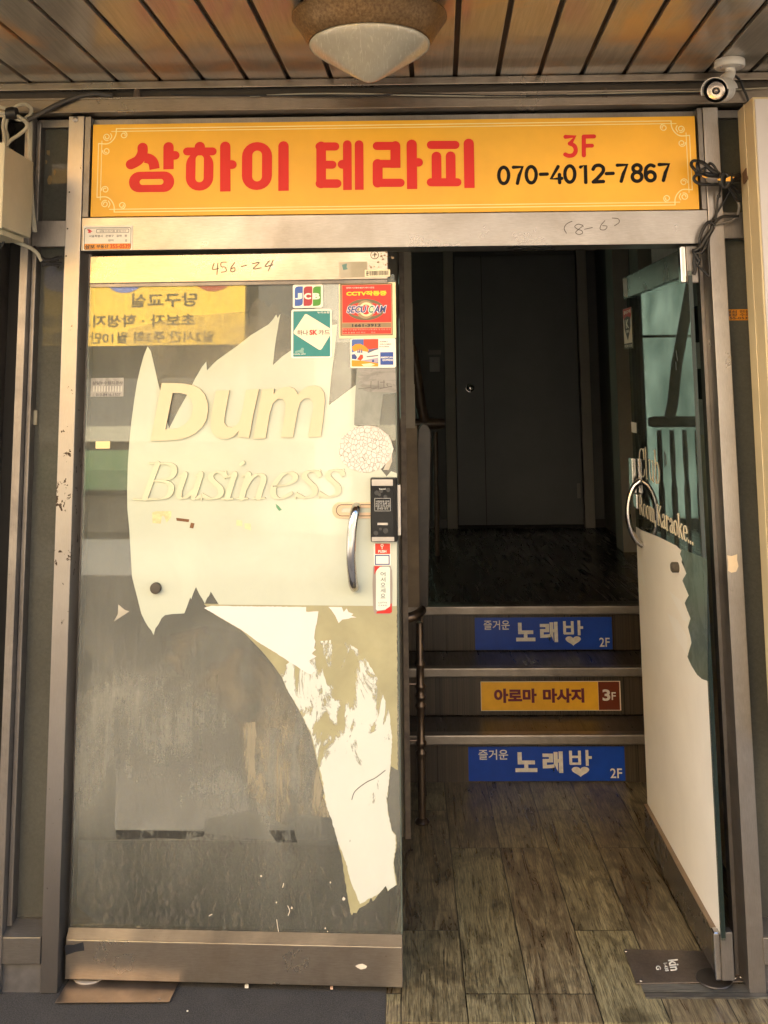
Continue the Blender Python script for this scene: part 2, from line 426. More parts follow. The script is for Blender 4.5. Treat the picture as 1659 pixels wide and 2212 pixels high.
mb.build('soffit_planks', M_PLANK, None, smooth=False, bevel=.0025)
so_ = bpy.data.objects['soffit_planks']; so_['kind'] = 'structure'; so_.name = 'ceiling'
M_GROOVE = flat('groove_wood', (.10, .066, .042), .8)
struct(MB().box(-2.2, 2.2, -1.09, .3, CZ + .016, CZ + .05).build('ceiling_backing', M_GROOVE))
M_UP = flat('upper_wall_render', (.36, .32, .27), .85, 0, .12, 3)
struct(MB().box(-7, 7, -1.1, 5.0, CZ + .06, 6.2).build('upper_floors', M_UP))
struct(MB().box(-7, -1.45, .0, .3, -.06, CZ + .055).build('wall', flat('side_wall_dark_tile', (.05, .045, .042), .5)))
struct(MB().box(1.45, 7, .0, .3, -.06, CZ + .055).build('wall', flat('side_wall_dark_tile', (.05, .045, .042), .5)))

# ---- interior shell
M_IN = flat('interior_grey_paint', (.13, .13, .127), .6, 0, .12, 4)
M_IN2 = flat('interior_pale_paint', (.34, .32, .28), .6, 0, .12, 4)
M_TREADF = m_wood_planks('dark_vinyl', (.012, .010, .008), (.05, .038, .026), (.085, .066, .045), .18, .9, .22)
_xr = 1.853 - W(1393, 900, 4.92).x + .0214 * 4.92 + .031; _xl = 1.853 - W(1530, 900, 4.92).x + .0214 * 4.92 - .031
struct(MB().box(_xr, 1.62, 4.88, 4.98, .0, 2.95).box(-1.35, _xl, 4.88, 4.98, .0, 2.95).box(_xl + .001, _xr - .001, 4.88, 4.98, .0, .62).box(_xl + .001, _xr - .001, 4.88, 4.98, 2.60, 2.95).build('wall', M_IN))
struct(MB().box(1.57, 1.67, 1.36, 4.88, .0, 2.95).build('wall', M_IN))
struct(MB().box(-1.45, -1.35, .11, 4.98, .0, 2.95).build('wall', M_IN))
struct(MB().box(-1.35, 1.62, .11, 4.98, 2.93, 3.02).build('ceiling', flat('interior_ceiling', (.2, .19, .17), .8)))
# right wall beside the open leaf: pale above, beige dado below
mb = MB().box(1.15, 1.57, .13, 1.36, 1.50, 2.93)
struct(mb.build('wall', flat('pale_vestibule_wall', (.80, .78, .73), .6)))
struct(MB().box(1.142, 1.57, .13, 1.36, .0, 1.498).build('wall', flat('beige_dado', (.80, .68, .48), .5)))
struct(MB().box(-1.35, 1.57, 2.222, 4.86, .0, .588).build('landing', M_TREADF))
# pilasters along the corridor's right wall
for i, (y0, y1) in enumerate(((3.70, 3.92), (2.95, 3.18), (2.2, 2.42))):
    struct(MB().box(1.46, 1.57, y0, y1, .588, 2.93).build('pilaster', M_IN2))
# low skirting band
struct(MB().box(-1.35, 1.57, 4.852, 4.8795, .59, .65).build('skirting', flat('dark_skirting', (.03, .026, .022), .4)))

# ---- stair
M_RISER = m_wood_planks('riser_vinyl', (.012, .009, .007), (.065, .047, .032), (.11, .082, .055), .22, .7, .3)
M_NOSE = steel('stair_nosing_metal', (.33, .29, .25), .4, (.6, 9, 9), .5, (.05, .035, .025))
st = thing('staircase', 'three dark steps with metal edge strips inside the doorway', 'staircase', (.6, 1.45, 0))
for z, yn, yr, yb in ((.163, 1.524, 1.554, 1.804), (.378, 1.774, 1.804, 2.102), (.592, 2.072, 2.102, 2.22)):
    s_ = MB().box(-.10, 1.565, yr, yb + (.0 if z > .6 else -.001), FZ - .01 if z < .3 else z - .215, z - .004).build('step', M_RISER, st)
    MB().box(-.10, 1.565, yn, yn + .055, z - .040, z + .002).build('nosing', M_NOSE, s_, bevel=.006)

# ---- partition behind the fixed leaf (its end shows as the grained post right of the leaf)
M_POST = flat('grained_grey_wood', (.16, .125, .095), .55, 0, .35, 30)
struct(MB().box(-1.35, W(868, 1200, 1.0).x - .0008, 1.012, 1.045, -.05, 2.93).build('wall', flat('partition_panel', (.20, .175, .135), .6, 0, .2, 3)))
pt = thing('partition_post', 'grained grey-brown wooden post beside the closed door leaf', 'post', (.012, 1.02, FZ))
MB().box(W(868, 1200, 1.0).x, W(880.5, 1200, 1.0).x, .992, 1.055, FZ + .001, 2.92).build('post', M_POST, pt, bevel=.003)
mb = MB()
for k, (v0, v1, u) in enumerate(((540, 655, 888), (655, 745, 891), (745, 830, 893), (830, 925, 896))):
    q0 = W(876, v1, 1.16); q1 = W(u, v0, 1.16); mb.box(q0.x - .02, q1.x, 1.16, 1.40, q0.z, q1.z)
q0 = W(868, 1312, 1.20); q1 = W(901, 926, 1.20)
struct(MB().box(q0.x - .02, q1.x, 1.20, 1.38, q0.z, q1.z + .01).build('wall', flat('brown_boarding', (.17, .125, .075), .6, 0, .25, 12)))
struct(mb.build('wall', flat('stepped_plaster', (.32, .28, .22), .7, 0, .15, 8)))

# ================================================================== STREET OPPOSITE (seen only as reflections)
M_OPP = flat('opposite_sunlit_wall', (.60, .51, .385), .8, 0, .12, 1.2)
M_OPPR = flat('opposite_brick_wall', (.20, .165, .14), .8, 0, .15, 1.2)
M_OPPD = flat('opposite_dark_front', (.10, .09, .075), .7, 0, .2, 1.2)
OY = -9.0
ob = thing('opposite_building', 'sunlit beige building across the street', 'building', (0, OY, 0))
MB().box(-32, -.6, OY - 5, OY, 3.35, 11.0).build('wall', M_OPP, ob)
MB().box(-.599, 14, OY - 5, OY - .1, 3.35, 8.0).build('wall', M_OPPR, ob)
MB().box(-32, 14, OY - 5, OY - .25, -.07, 3.34).build('shopfront', M_OPPD, ob)
M_WIN = flat('opposite_window_glass', (.03, .035, .04), .1)
for i in range(9):
    for z in (4.3, 6.7):
        x = -12 + i * 3
        if x > -.7 and x < .9: continue
        wn = MB().box(x - .75, x + .75, OY - .1, OY + .03, z, z + 1.35).build('window', M_WIN, ob)
        MB().box(x - .82, x + .82, OY, OY + .09, z - .1, z - .01).build('sill', M_OPP, wn)
for x in (-10.2, -6.9, -1.55, 2.6, 6.2, 10.6):
    MB().box(x - .22, x + .22, OY - .25, OY + .02, -.07, 3.34).build('pier', M_OPP, ob)
# the yellow billiard-class banner whose mirror image stands in the glass
for i in range(12):
    x = -9.6 + i * 1.15
    MB().box(x - .05, x + .05, OY - .24, OY - .14, -.07, 3.3).build('mullion', flat('shop_mullion', (.30, .27, .22), .5), ob)
MB().box(-10, 8, OY - .24, OY - .12, 1.02, 1.20).build('shop_band', flat('shop_band_cream', (.36, .31, .22), .7), ob)
MB().box(-10, 8, OY - .24, OY - .13, -.07, .35).build('bulkhead', flat('shop_bulkhead', (.26, .23, .19), .7), ob)
BS = -.72                                     # the closed leaf stands very slightly ajar, which turns its mirror image
bn = thing('shop_banner', 'yellow banner with Korean lettering across the street', 'banner', (-3, OY + .05, 2.7))
YB = OY + .10
MB().box(-4.55 + BS, -1.90 + BS, OY + .03, YB, 2.19, 3.30).build('cloth', flat('banner_yellow', (.85, .50, .04), .6, 0, .06), bn)
bfr = lambda a, b, d: Vector((-a + BS, YB + d, b))        # read from this side of the street
M_INKB = ink('banner_ink', (70, 62, 40))
put_text('당구교실', (2.50, 3.33, 2.66, 2.83), bfr, .004, 'lettering', M_INKB, bn, .02)
put_text('초보자 · 학생지도', (2.52, 4.02, 2.42, 2.57), bfr, .004, 'lettering', M_INKB, bn, .02)
put_text('일2시간 주3회 월10만', (2.28, 3.85, 2.22, 2.36), bfr, .004, 'lettering', M_INKB, bn, .015)
MB().prism([circ(3.42, 3.02, .24, .18)], bfr, .004).build('disc', ink('banner_blue', (110, 120, 170)), bn)
MB().prism([circ(2.30, 3.02, .24, .18)], bfr, .004).build('disc', ink('banner_red', (175, 80, 50)), bn)
fs = thing('gold_reflector', 'unseen amber board added across the street to mirror gold in the steel', 'sign', (-5, OY + .1, 3.4))
MB().box(-7.6, -3.3, OY + .02, OY + .16, 3.36, 4.35).build('board', flat('reflector_amber', (.85, .45, .08), .5, 0, .08), fs)  # unseen board, added so the left steel parts mirror gold
aw = thing('shop_awning', 'green awning across the street', 'awning', (-3.9, OY + .3, .9))
MB().hexa([(-5.4, OY, .62), (-2.6, OY, .62), (-2.6, OY + .7, .52), (-5.4, OY + .7, .52), (-5.4, OY, .92), (-2.6, OY, .92), (-2.6, OY + .7, .74), (-5.4, OY + .7, .74)]).build('cloth', flat('awning_green', (.045, .095, .035), .6), aw)

# ================================================================== DOOR FRAME
XL0, XL1, XR0, XR1 = -1.048, -.998, .998, 1.046
fr_ = thing('door_frame', 'weathered brushed steel door frame around the two glass leaves', 'door frame', (0, .05, 0))
m, n, l, p = nodes('chipped_jamb_steel')      # brushed steel with dark scabs where paint and tape were torn off
br = noise(n, l, coords(n, l, (9, 9, .6)), 60, 4, .7); bg_ = noise(n, l, coords(n, l), 3, 6, .6)
sz = n.new('ShaderNodeSeparateXYZ'); l.new(coords(n, l), sz.inputs[0])
c = mixc(n, l, br, (.30, .275, .255), (.41, .375, .35))
c = mixc(n, l, ramp(n, l, bg_, [(.45, 0.), (.75, .35)]), c, (.15, .12, .10))
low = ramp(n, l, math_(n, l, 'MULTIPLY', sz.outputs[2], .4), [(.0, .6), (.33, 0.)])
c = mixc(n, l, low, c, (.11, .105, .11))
sp = noise(n, l, coords(n, l, (1, 1, .8)), 34, 6, .62, .4)
zz = ramp(n, l, math_(n, l, 'MULTIPLY', sz.outputs[2], .4), [(.38, 0.), (.47, .085), (.60, .085), (.68, 0.)])
sc1 = math_(n, l, 'GREATER_THAN', math_(n, l, 'ADD', sp, zz), .70)
c = mixc(n, l, sc1, c, (.045, .03, .022))
l.new(c, p.inputs['Base Color']); p.inputs['Metallic'].default_value = .85; p.inputs['Roughness'].default_value = .36
bump(n, l, br, p, .1, .001)
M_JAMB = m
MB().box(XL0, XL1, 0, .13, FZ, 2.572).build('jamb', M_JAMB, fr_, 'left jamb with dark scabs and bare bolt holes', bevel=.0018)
MB().box(XR0, XR1, 0, .13, FZ, 2.572).build('jamb', M_STEEL_V, fr_, 'right jamb of brushed steel', bevel=.0018)
MB().box(XL1 + .001, XR0 - .001, .004, .12, 2.131, 2.239).build('lintel', M_STEEL_H, fr_, bevel=.002)
mb = MB()
mb.box(-1.6, 1.6, -.018, .12, 2.578, 2.627)
mb.box(-1.6, 1.6, -.026, -.0185, 2.578, 2.583)
mb.box(-1.6, 1.6, -.026, -.0185, 2.6215, 2.627)
mb.build('header', M_STEEL_T, fr_, bevel=.0012)
MB().box(XL1 + .001, XR0 - .001, .045, .12, 2.240, 2.571).build('sign_recess', M_STEEL_D, fr_)
MB().box(XL1 + .002, -.978, .006, .044, 2.241, 2.571).build('recess_trim', M_STEEL_D, fr_)
MB().box(.982, XR0 - .002, .006, .044, 2.241, 2.571).build('recess_trim', M_STEEL_D, fr_)
# jamb return stops inside the opening
MB().box(XL1 + .0005, XL1 + .012, .085, .125, FZ, 2.13).build('door_stop', M_STEEL_D, fr_)
MB().box(XR0 - .012, XR0 - .0005, .085, .125, FZ, 2.13).build('door_stop', M_STEEL_D, fr_)
tr_ = MB().box(-1.6, 1.6, -.02, .0, 2.655, 2.680).build('ceiling_trim', M_STEEL_T, None, bevel=.002)
tag(tr_, 'thin steel trim where the plank ceiling meets the wall', 'trim')
struct(MB().box(-1.6, 1.6, .03, .12, 2.628, 2.681).build('wall', flat('gap_board', (.07, .055, .042), .7)))
# hand-written marker on the lintel
M_MARK = ink('marker_ink', (60, 48, 40))
def scribble(strokes, cr, y, w, name, parent, m=M_MARK, d=.0012, label=None, fr=None):
    mb = MB(); f = fr or front(y)
    for k, s in enumerate(strokes):
        P = pxs(smooth_path(s, 5), y, cr)
        mb.prism([stroke(P, w, 'rr')], f, d + .0001 * k)
    return mb.build(name, m, parent, label)
c4 = crop(1500, 420, .859)
scribble([[(790, 492), (765, 505), (755, 525), (765, 545)], [(840, 512), (818, 505), (802, 515), (812, 526), (832, 534), (836, 545), (820, 551), (806, 543), (816, 530), (840, 512)],
          [(845, 528), (880, 520)], [(935, 490), (918, 510), (915, 528), (935, 530), (945, 515), (925, 512)], [(968, 478), (995, 482), (998, 498), (978, 512)]],
         c4, .004, .0022, 'marker_writing', fr_, label='hand-written (8-6) in marker on the lintel')
# bolt holes and screws on the jamb
for u, v in ((150, 415), (146, 494), (143, 553)):
    q = W(u, v, 0); MB().lathe([(.0028, .0006), (.0024, .0012)], (q.x, 0, q.z), 'Y', 10).build('bolt_hole', M_DARK, fr_)
q = W(163, 258, 0); MB().lathe([(.010, 0), (.009, .003), (.004, .005)], (q.x, 0, q.z), 'Y', 14).build('screw', M_STEEL_V, fr_)
q = W(1583, 1217, 0)
MB().prism([[(q.x + a * .016, q.z + b * .027) for a, b in ((-1, -.8), (-.4, -1), (.5, -.9), (1, -.3), (.8, .4), (.9, 1), (-.2, .8), (-1, .9), (-.9, .1))]], front(0), .0008, .0016).build('torn_paper', ink('paper_scrap', (215, 195, 165)), fr_)

# address sticker on the lintel
M_PAPER = ink('sticker_paper', (232, 226, 214)); M_TXT = ink('print_dark', (48, 44, 46)); M_RED = ink('print_red', (200, 40, 36)); M_WHITE = ink('print_white', (245, 240, 228))
LY = .004
def decal(box, y, d, r, name, m, parent, label=None, th=.0006):
    return MB().prism([rrect(box[0], box[1], box[2], box[3], r)], front(y), d, d + th).build(name, m, parent, label)
b = bx(179, 487, 287, 541, LY)
ad = decal(b, LY, .0006, .002, 'address_sticker', M_PAPER, fr_, 'white and orange address sticker on the lintel corner', .0012)
ca = crop(300, 840, .13261)
def cb_(x0, y0, x1, y1, y, cr): u0, v0 = cr((x0, y0)); u1, v1 = cr((x1, y1)); return bx(min(u0, u1), min(v0, v1), max(u0, u1), max(v0, v1), y)
d0 = .0022
MB().prism([rrect(*cb_(150, 195, 1512, 845, LY, ca), .006), list(reversed(rrect(*cb_(165, 210, 1500, 835, LY, ca), .0055)))], front(LY), d0).build('border', M_TXT, ad)
MB().prism([rrect(*cb_(510, 238, 1450, 360, LY, ca), .003), list(reversed(rrect(*cb_(522, 250, 1438, 350, LY, ca), .0025)))], front(LY), d0).build('border', M_TXT, ad)
MB().prism([rrect(*cb_(158, 655, 1505, 838, LY, ca), .004)], front(LY), d0 - .0003).build('band', ink('address_orange', (232, 150, 50)), ad)
put_text('생활쓰레기를 줄입시다', cb_(600, 335, 1370, 270, LY, ca), front(LY), d0, 'lettering', M_TXT, ad)
put_text('서울특별시   은평구   갈현   동', cb_(300, 485, 1395, 405, LY, ca), front(LY), d0, 'lettering', M_TXT, ad, .01)
put_text('번지', cb_(855, 605, 1000, 540, LY, ca), front(LY), d0, 'lettering', M_TXT, ad, .01)
put_text('호', cb_(1335, 605, 1395, 540, LY, ca), front(LY), d0, 'lettering', M_TXT, ad, .01)
put_text('삼보', cb_(185, 815, 470, 690, LY, ca), front(LY), d0 + .0004, 'lettering', M_TXT, ad, .035)
put_text('부동산', cb_(510, 800, 860, 690, LY, ca), front(LY), d0 + .0004, 'lettering', M_TXT, ad, .02)
put_text('355-0539', cb_(905, 805, 1480, 675, LY, ca), front(LY), d0 + .0004, 'lettering', ink('print_orange_red', (205, 60, 20)), ad, .03)
MB().prism([pxs([(235, 255), (310, 250), (400, 320), (340, 330), (360, 365), (260, 350), (290, 310)], LY, ca)], front(LY), d0).build('emblem', ink('emblem_red', (205, 70, 72)), ad)

# ================================================================== MAIN SIGN
SY = .012
sg = thing('shop_sign', 'yellow sign board with big red Korean lettering over the doorway', 'sign', (0, .02, 2.24))
M_YEL = flat('sign_yellow_sheet', (.90, .46, .03), .42, 0, .13, 2.2)
SX0, SX1, SZ0, SZ1 = -.972, .975, 2.242, 2.5465
MB().box(SX0, SX1, SY, SY + .028, SZ0, SZ1).build('panel', M_YEL, sg, bevel=.0015)
MB().box(SX0 - .004, SX1 + .004, SY + .029, SY + .033, SZ0 - .001, SZ1 + .006).build('backing_tray', M_STEEL_D, sg)
M_SRED = flat('sign_red_vinyl', lin((216, 30, 24)), .55, 0, .05, 4)
M_SBLK = flat('sign_black_vinyl', (.008, .006, .005), .6, 0, .05, 4, .2)
M_SLINE = flat('sign_pale_line', lin((255, 236, 170)), .4, 0, .03, 4)
sf = front(SY)
kA = crop(400, 480, .4822); kB = crop(1150, 480, .4822); SCL = .4822 * .56718 / 685.0       # crop px -> metres
mb = MB(); kk = [0]
def gs(P, w, caps, cr, smooth=False):
    kk[0] += 1
    Q = pxs(smooth_path(P, 6) if smooth else P, SY, cr)
    mb.prism([stroke(Q, w * SCL, caps)], sf, .0004, .0009 + .00006 * kk[0])
def gr(x0, y0, x1, y1, r, X0, Y0, X1, Y1, r2, cr):
    kk[0] += 1
    a = pxs([(x0, y1), (x1, y0)], SY, cr); b2 = pxs([(X0, Y1), (X1, Y0)], SY, cr)
    mb.prism([rrect(a[0][0], a[1][0], a[0][1], a[1][1], r * SCL), list(reversed(rrect(b2[0][0], b2[1][0], b2[0][1], b2[1][1], r2 * SCL)))], sf, .0004, .0009 + .00006 * kk[0])
gs([(297, 172), (297, 205), (285, 240), (258, 275), (205, 303)], 84, 'rr', kA, True)
gs([(318, 252), (355, 262), (382, 290), (392, 340)], 82, 'bb', kA, True)
gs([(502, 167), (502, 342)], 84, 'rb', kA); gs([(502, 232), (554, 232)], 72, 'br', kA)
gr(188, 358, 548, 525, 83, 273, 418, 463, 466, 24, kA)
gs([(749, 165), (749, 215)], 84, 'rb', kA); gs([(649, 201), (850, 201)], 66, 'rr', kA)
gr(637, 202, 858, 512, 108, 713, 229, 782, 445, 34, kA)
gs([(950, 163), (950, 517)], 84, 'rb', kA); gs([(950, 305), (1005, 305)], 72, 'br', kA)
gr(1080, 126, 1320, 507, 118, 1162, 194, 1241, 438, 39, kA)
gs([(1410, 160), (1410, 512)], 84, 'rb', kA)
mb.build('title_lettering', M_SRED, sg, 'red rounded Korean lettering, first word')
mb = MB()
gs([(140, 162), (262, 162)], 68, 'rr', kB); gs([(152, 160), (152, 455)], 78, 'rr', kB); gs([(152, 306), (240, 306)], 66, 'br', kB); gs([(142, 455), (278, 455)], 70, 'rr', kB)
gs([(318, 303), (360, 303)], 72, 'rb', kB); gs([(358, 147), (360, 506)], 70, 'rb', kB); gs([(451, 147), (453, 504)], 70, 'rb', kB)
gs([(592, 158), (738, 158)], 67, 'rr', kB); gs([(738, 158), (738, 331)], 80, 'rb', kB); gs([(598, 299), (778, 299)], 64, 'rb', kB)
gs([(598, 300), (598, 448)], 80, 'rr', kB); gs([(592, 449), (778, 449)], 67, 'rr', kB)
gs([(867, 147), (870, 498)], 82, 'rb', kB); gs([(870, 288), (921, 288)], 70, 'br', kB)
gs([(1019, 150), (1211, 150)], 67, 'rr', kB); gs([(1062, 241), (1064, 440)], 78, 'rb', kB); gs([(1174, 239), (1176, 440)], 78, 'rb', kB); gs([(1018, 445), (1227, 445)], 66, 'rr', kB)
gs([(1317, 140), (1323, 490)], 82, 'rb', kB)
mb.build('title_lettering', M_SRED, sg, 'red rounded Korean lettering, second word')
# 3F and the phone number, rounded strokes traced in the crop of the photo
mb = MB(); kk[0] = 0
S2 = .859 * .56718 / 685.0
def gp(P, w, smooth=True, cr=c4):
    kk[0] += 1
    mb.prism([stroke(pxs(smooth_path(P, 6) if smooth else P, SY, cr), w * S2, 'rr')], sf, .0004, .0009 + .00006 * kk[0])
gp([(761, 118), (802, 117), (782, 148)], 19, False); gp([(780, 148), (800, 158), (806, 180), (795, 198), (775, 202), (760, 196)], 19)
gp([(842, 118), (842, 200)], 19, False); gp([(842, 117), (887, 116)], 19, False); gp([(842, 158), (878, 157)], 18, False)
mb.build('floor_lettering', M_SRED, sg, 'red 3F')
mb = MB(); kk[0] = 0
def ell(cx, cy_, rx, ry, w):
    kk[0] += 1; h = w / 2
    mb.prism([pxs([(cx + (rx + h) * math.sin(2 * PI * i / 28), cy_ - (ry + h) * math.cos(2 * PI * i / 28)) for i in range(28)], SY, c4),
              list(reversed(pxs([(cx + (rx - h) * math.sin(2 * PI * i / 28), cy_ - (ry - h) * math.cos(2 * PI * i / 28)) for i in range(28)], SY, c4)))], sf, .0004, .0009 + .00006 * kk[0])
t_ = 15.5
ell(487, 289, 22, 36, t_)
gp([(530, 253), (570, 252), (556, 288), (548, 324)], t_, False)
ell(609, 286, 22, 36, t_)
gp([(650, 284), (680, 283)], t_, False)
gp([(728, 250), (697, 304), (744, 302)], t_, False); gp([(734, 285), (735, 321)], t_, False)
ell(780, 283, 22, 36, t_)
gp([(828, 252), (849, 245), (851, 320)], t_, False)
gp([(883, 262), (892, 248), (911, 244), (927, 254), (927, 272), (906, 298), (884, 318)], t_); gp([(884, 318), (929, 316)], t_, False)
gp([(942, 281), (972, 280)], t_, False)
gp([(991, 244), (1034, 242), (1018, 280), (1008, 315)], t_, False)
ell(1078, 258, 18, 16, t_); ell(1078, 295, 21, 20, t_)
gp([(1153, 248), (1137, 243), (1120, 255), (1115, 280), (1118, 300)], t_); ell(1138, 293, 20, 20, t_)
gp([(1176, 241), (1219, 240), (1204, 276), (1195, 311)], t_, False)
mb.build('phone_lettering', M_SBLK, sg, 'black telephone number 070-4012-7867')
# double line border with scrolled corners
mb = MB(); q_ = .000598; kk[0] = 0
def sl_(P, sx, sz, wd=.0030, sm=True):
    kk[0] += 1
    Q = smooth_path(P, 6) if sm else P
    cx = SX0 if sx > 0 else SX1; cz = SZ1 if sz > 0 else SZ0
    mb.prism([stroke([(cx + sx * (x - 68) * q_, cz - sz * (y_ - 66) * q_) for x, y_ in Q], wd, 'rr')], sf, .0002, .0005 + .000008 * kk[0])
def spiral(cx, cy_, r, a0, dirn, turns=1.35):
    return [(cx + r * (1 - .62 * t) * math.cos(a0 + dirn * 2 * PI * turns * t), cy_ + r * (1 - .62 * t) * math.sin(a0 + dirn * 2 * PI * turns * t)) for t in [i / 22 for i in range(23)]]
for sx in (1, -1):
    for sz in (1, -1):
        sl_([(196, 91), (194, 125), (178, 155), (150, 174), (101, 172)], sx, sz, .0034)
        sl_([(196, 91), (300, 91)], sx, sz, .0028, False); sl_([(101, 172), (101, 262)], sx, sz, .0028, False)
        sl_([(170, 106), (300, 106)], sx, sz, .0024, False); sl_([(119, 158), (119, 262)], sx, sz, .0024, False)
        sl_(spiral(145, 136, 20, 1.2, 1), sx, sz); sl_(spiral(237, 127, 20, -1.8, 1), sx, sz); sl_(spiral(144, 214, 20, 3.3, -1), sx, sz)
        sl_([(165, 118), (172, 135), (163, 152)], sx, sz)
for z, wd in ((SZ1 - 25 * q_, .0028), (SZ1 - 40 * q_, .0024), (SZ0 + 25 * q_, .0028), (SZ0 + 40 * q_, .0024)):
    mb.prism([[(SX0 + 232 * q_ - .001, z - wd / 2), (SX1 - 232 * q_ + .001, z - wd / 2), (SX1 - 232 * q_ + .001, z + wd / 2), (SX0 + 232 * q_ - .001, z + wd / 2)]], sf, .0002, .00048)
for s_, x in ((1, SX0 + 33 * q_), (1, SX0 + 51 * q_), (-1, SX1 - 33 * q_), (-1, SX1 - 51 * q_)):
    mb.prism([[(x - .0012, SZ0 + 196 * q_ - .001), (x + .0012, SZ0 + 196 * q_ - .001), (x + .0012, SZ1 - 196 * q_ + .001), (x - .0012, SZ1 - 196 * q_ + .001)]], sf, .0002, .00048)
mb.build('border_ornament', M_SLINE, sg)

# ================================================================== CLOSED GLASS LEAF (left)
GY = .050; RY = .036
ld = thing('glass_door', 'closed frameless glass door leaf with torn white film and sticker cluster', 'door', (-.985, .055, .02))
LX0, LX1 = -.983, .006
M_GLASS = m_glass('dusty_door_glass', amount=.60, ior=1.95)
MB().box(LX0 + .002, LX1 - .003, GY, GY + .010, .100, 2.045).build('glass_pane', M_GLASS, ld)
M_RAIL = steel('warm_brushed_rail', (.44, .385, .325), .27, (.6, 9, 9), .42, (.14, .095, .06))
tr = MB().box(-.976, -.016, RY, GY + .026, 2.029, 2.118).build('top_rail', M_RAIL, ld, bevel=.0025)
MB().box(-.974, -.018, RY + .004, GY + .022, 2.018, 2.028).build('gasket', M_STEEL_D, tr)
brl = MB().box(LX0 - .004, LX1, RY, GY + .026, -.022, .086).build('bottom_rail', M_RAIL, ld, bevel=.0025)
MB().hexa([(LX0 - .004, RY + .001, .0865), (LX1, RY + .001, .0865), (LX1, GY + .025, .0865), (LX0 - .004, GY + .025, .0865),
           (LX0, GY - .002, .113), (LX1 - .001, GY - .002, .113), (LX1 - .001, GY + .012, .113), (LX0, GY + .012, .113)]).build('rail_cap', steel('worn_rail_cap', (.17, .145, .115), .5, (.6, 9, 9), .4, (.06, .045, .03)), brl)
MB().box(LX1 - .0028, LX1 + .0012, GY - .001, GY + .011, .114, 2.026).build('edge_strip', flat('glass_edge_green', (.10, .12, .10), .15), ld)
# marks on the rails
cA = crop(200, 900, .8439); cB = crop(200, 2100, .8439); cC = crop(150, 3000, .874); cD = crop(250, 1400, .6932); cS = crop(1050, 1000, .33152)
scribble([[(735, 125), (728, 152), (755, 148)], [(752, 125), (748, 175)], [(790, 120), (768, 122), (768, 140), (785, 142), (790, 160), (768, 165)],
          [(828, 122), (812, 145), (812, 162), (828, 160), (828, 145), (812, 150)], [(858, 140), (882, 134)],
          [(908, 128), (940, 122), (912, 150), (948, 146)], [(985, 115), (965, 140), (1000, 132)], [(1002, 112), (980, 160)]],
         cA, RY, .0027, 'marker_writing', tr, label='hand-written 456-24 in brown marker')
mb = MB()
q = W(811, 554, RY); mb.prism([circ(q.x, q.z, .0135), list(reversed(circ(q.x, q.z, .0112)))], front(RY), .0008)
mb.prism([[(q.x - .008, q.z - .0012), (q.x + .008, q.z - .0012), (q.x + .008, q.z + .0012), (q.x - .008, q.z + .0012)]], front(RY), .0008)
mb.prism([[(q.x - .0012, q.z - .008), (q.x + .0012, q.z - .008), (q.x + .0012, q.z + .008), (q.x - .0012, q.z + .008)]], front(RY), .0012)
mb.build('plus_mark', M_MARK, tr)
tp = decal(bx(735, 568, 795, 602, RY), RY, .0004, .001, 'old_label', m_film('faded_label', (.42, .36, .25), rough=.4, mottle=.3), tr)
MB().prism([pxs([(741, 575), (752, 572), (751, 580), (754, 584), (744, 586)], RY)], front(RY), .0014).build('smudge', ink('teal_smudge', (92, 132, 126)), tp)
lb = decal(bx(790, 585, 844, 601, RY), RY, .0010, .001, 'barcode_label', ink('barcode_paper', (238, 224, 190)), tr)
mb = MB(); x = W(800, 593, RY); x1 = W(841, 593, RY)
px_ = x.x
while px_ < x1.x - .002:
    wd = random.choice((.0008, .0012, .0018)); mb.prism([[(px_, x.z - .0075 + random.uniform(0, .003)), (px_ + wd, x.z - .0075), (px_ + wd, x.z + .0075), (px_, x.z + .0065)]], front(RY), .002); px_ += wd + random.choice((.0009, .0014, .002))
mb.build('bars', M_TXT, lb)
put_text('운', cb_(1048, 165, 1080, 112, RY, cS), front(RY), .002, 'lettering', M_TXT, lb, .03)
mb = MB()
for a in range(26):
    u, v = random.uniform(800, 850), random.uniform(545, 583); q = W(u, v, RY); r = random.uniform(.001, .005)
    mb.prism([[(q.x + r * random.uniform(.5, 1.3) * math.cos(t), q.z + r * random.uniform(.4, 1) * math.sin(t)) for t in [2 * PI * i / 7 for i in range(7)]]], front(RY), .0003 + .00003 * a)
mb.build('glue_residue', flat('glue_brown', (.20, .14, .08), .6, 0, .3, 60), tr)

# ---- films on the glass, back to front
gf = front(GY)
M_F1 = m_film('grey_patchy_layer', (.40, .38, .31), .10, .55, (1, 1, 1), 5, .2, (.35, .7))
M_F2 = m_film('white_window_film', (.565, .60, .49), rough=.14, mottle=.07)
M_F3 = m_film('bright_paint_patch', (.76, .73, .70), rough=.3, mottle=.03)
M_F4 = m_film('tan_glue_film', (.40, .37, .215), rough=.35, mottle=.22)
M_F5 = m_film('scraped_white_film', (.67, .69, .62), 0., 1., (1, 1, .42), 13, .3, (.40, .45), mottle=.05, bias=(.45, .84))
M_F6 = m_film('glue_streaks', (.44, .39, .28), 0., .62, (1, 1, .16), 26, .4, (.46, .58), mottle=.2)
M_F7 = m_film('grey_translucent_film', (.34, .35, .31), .75, .9, (1, 1, 1), 6, .2)
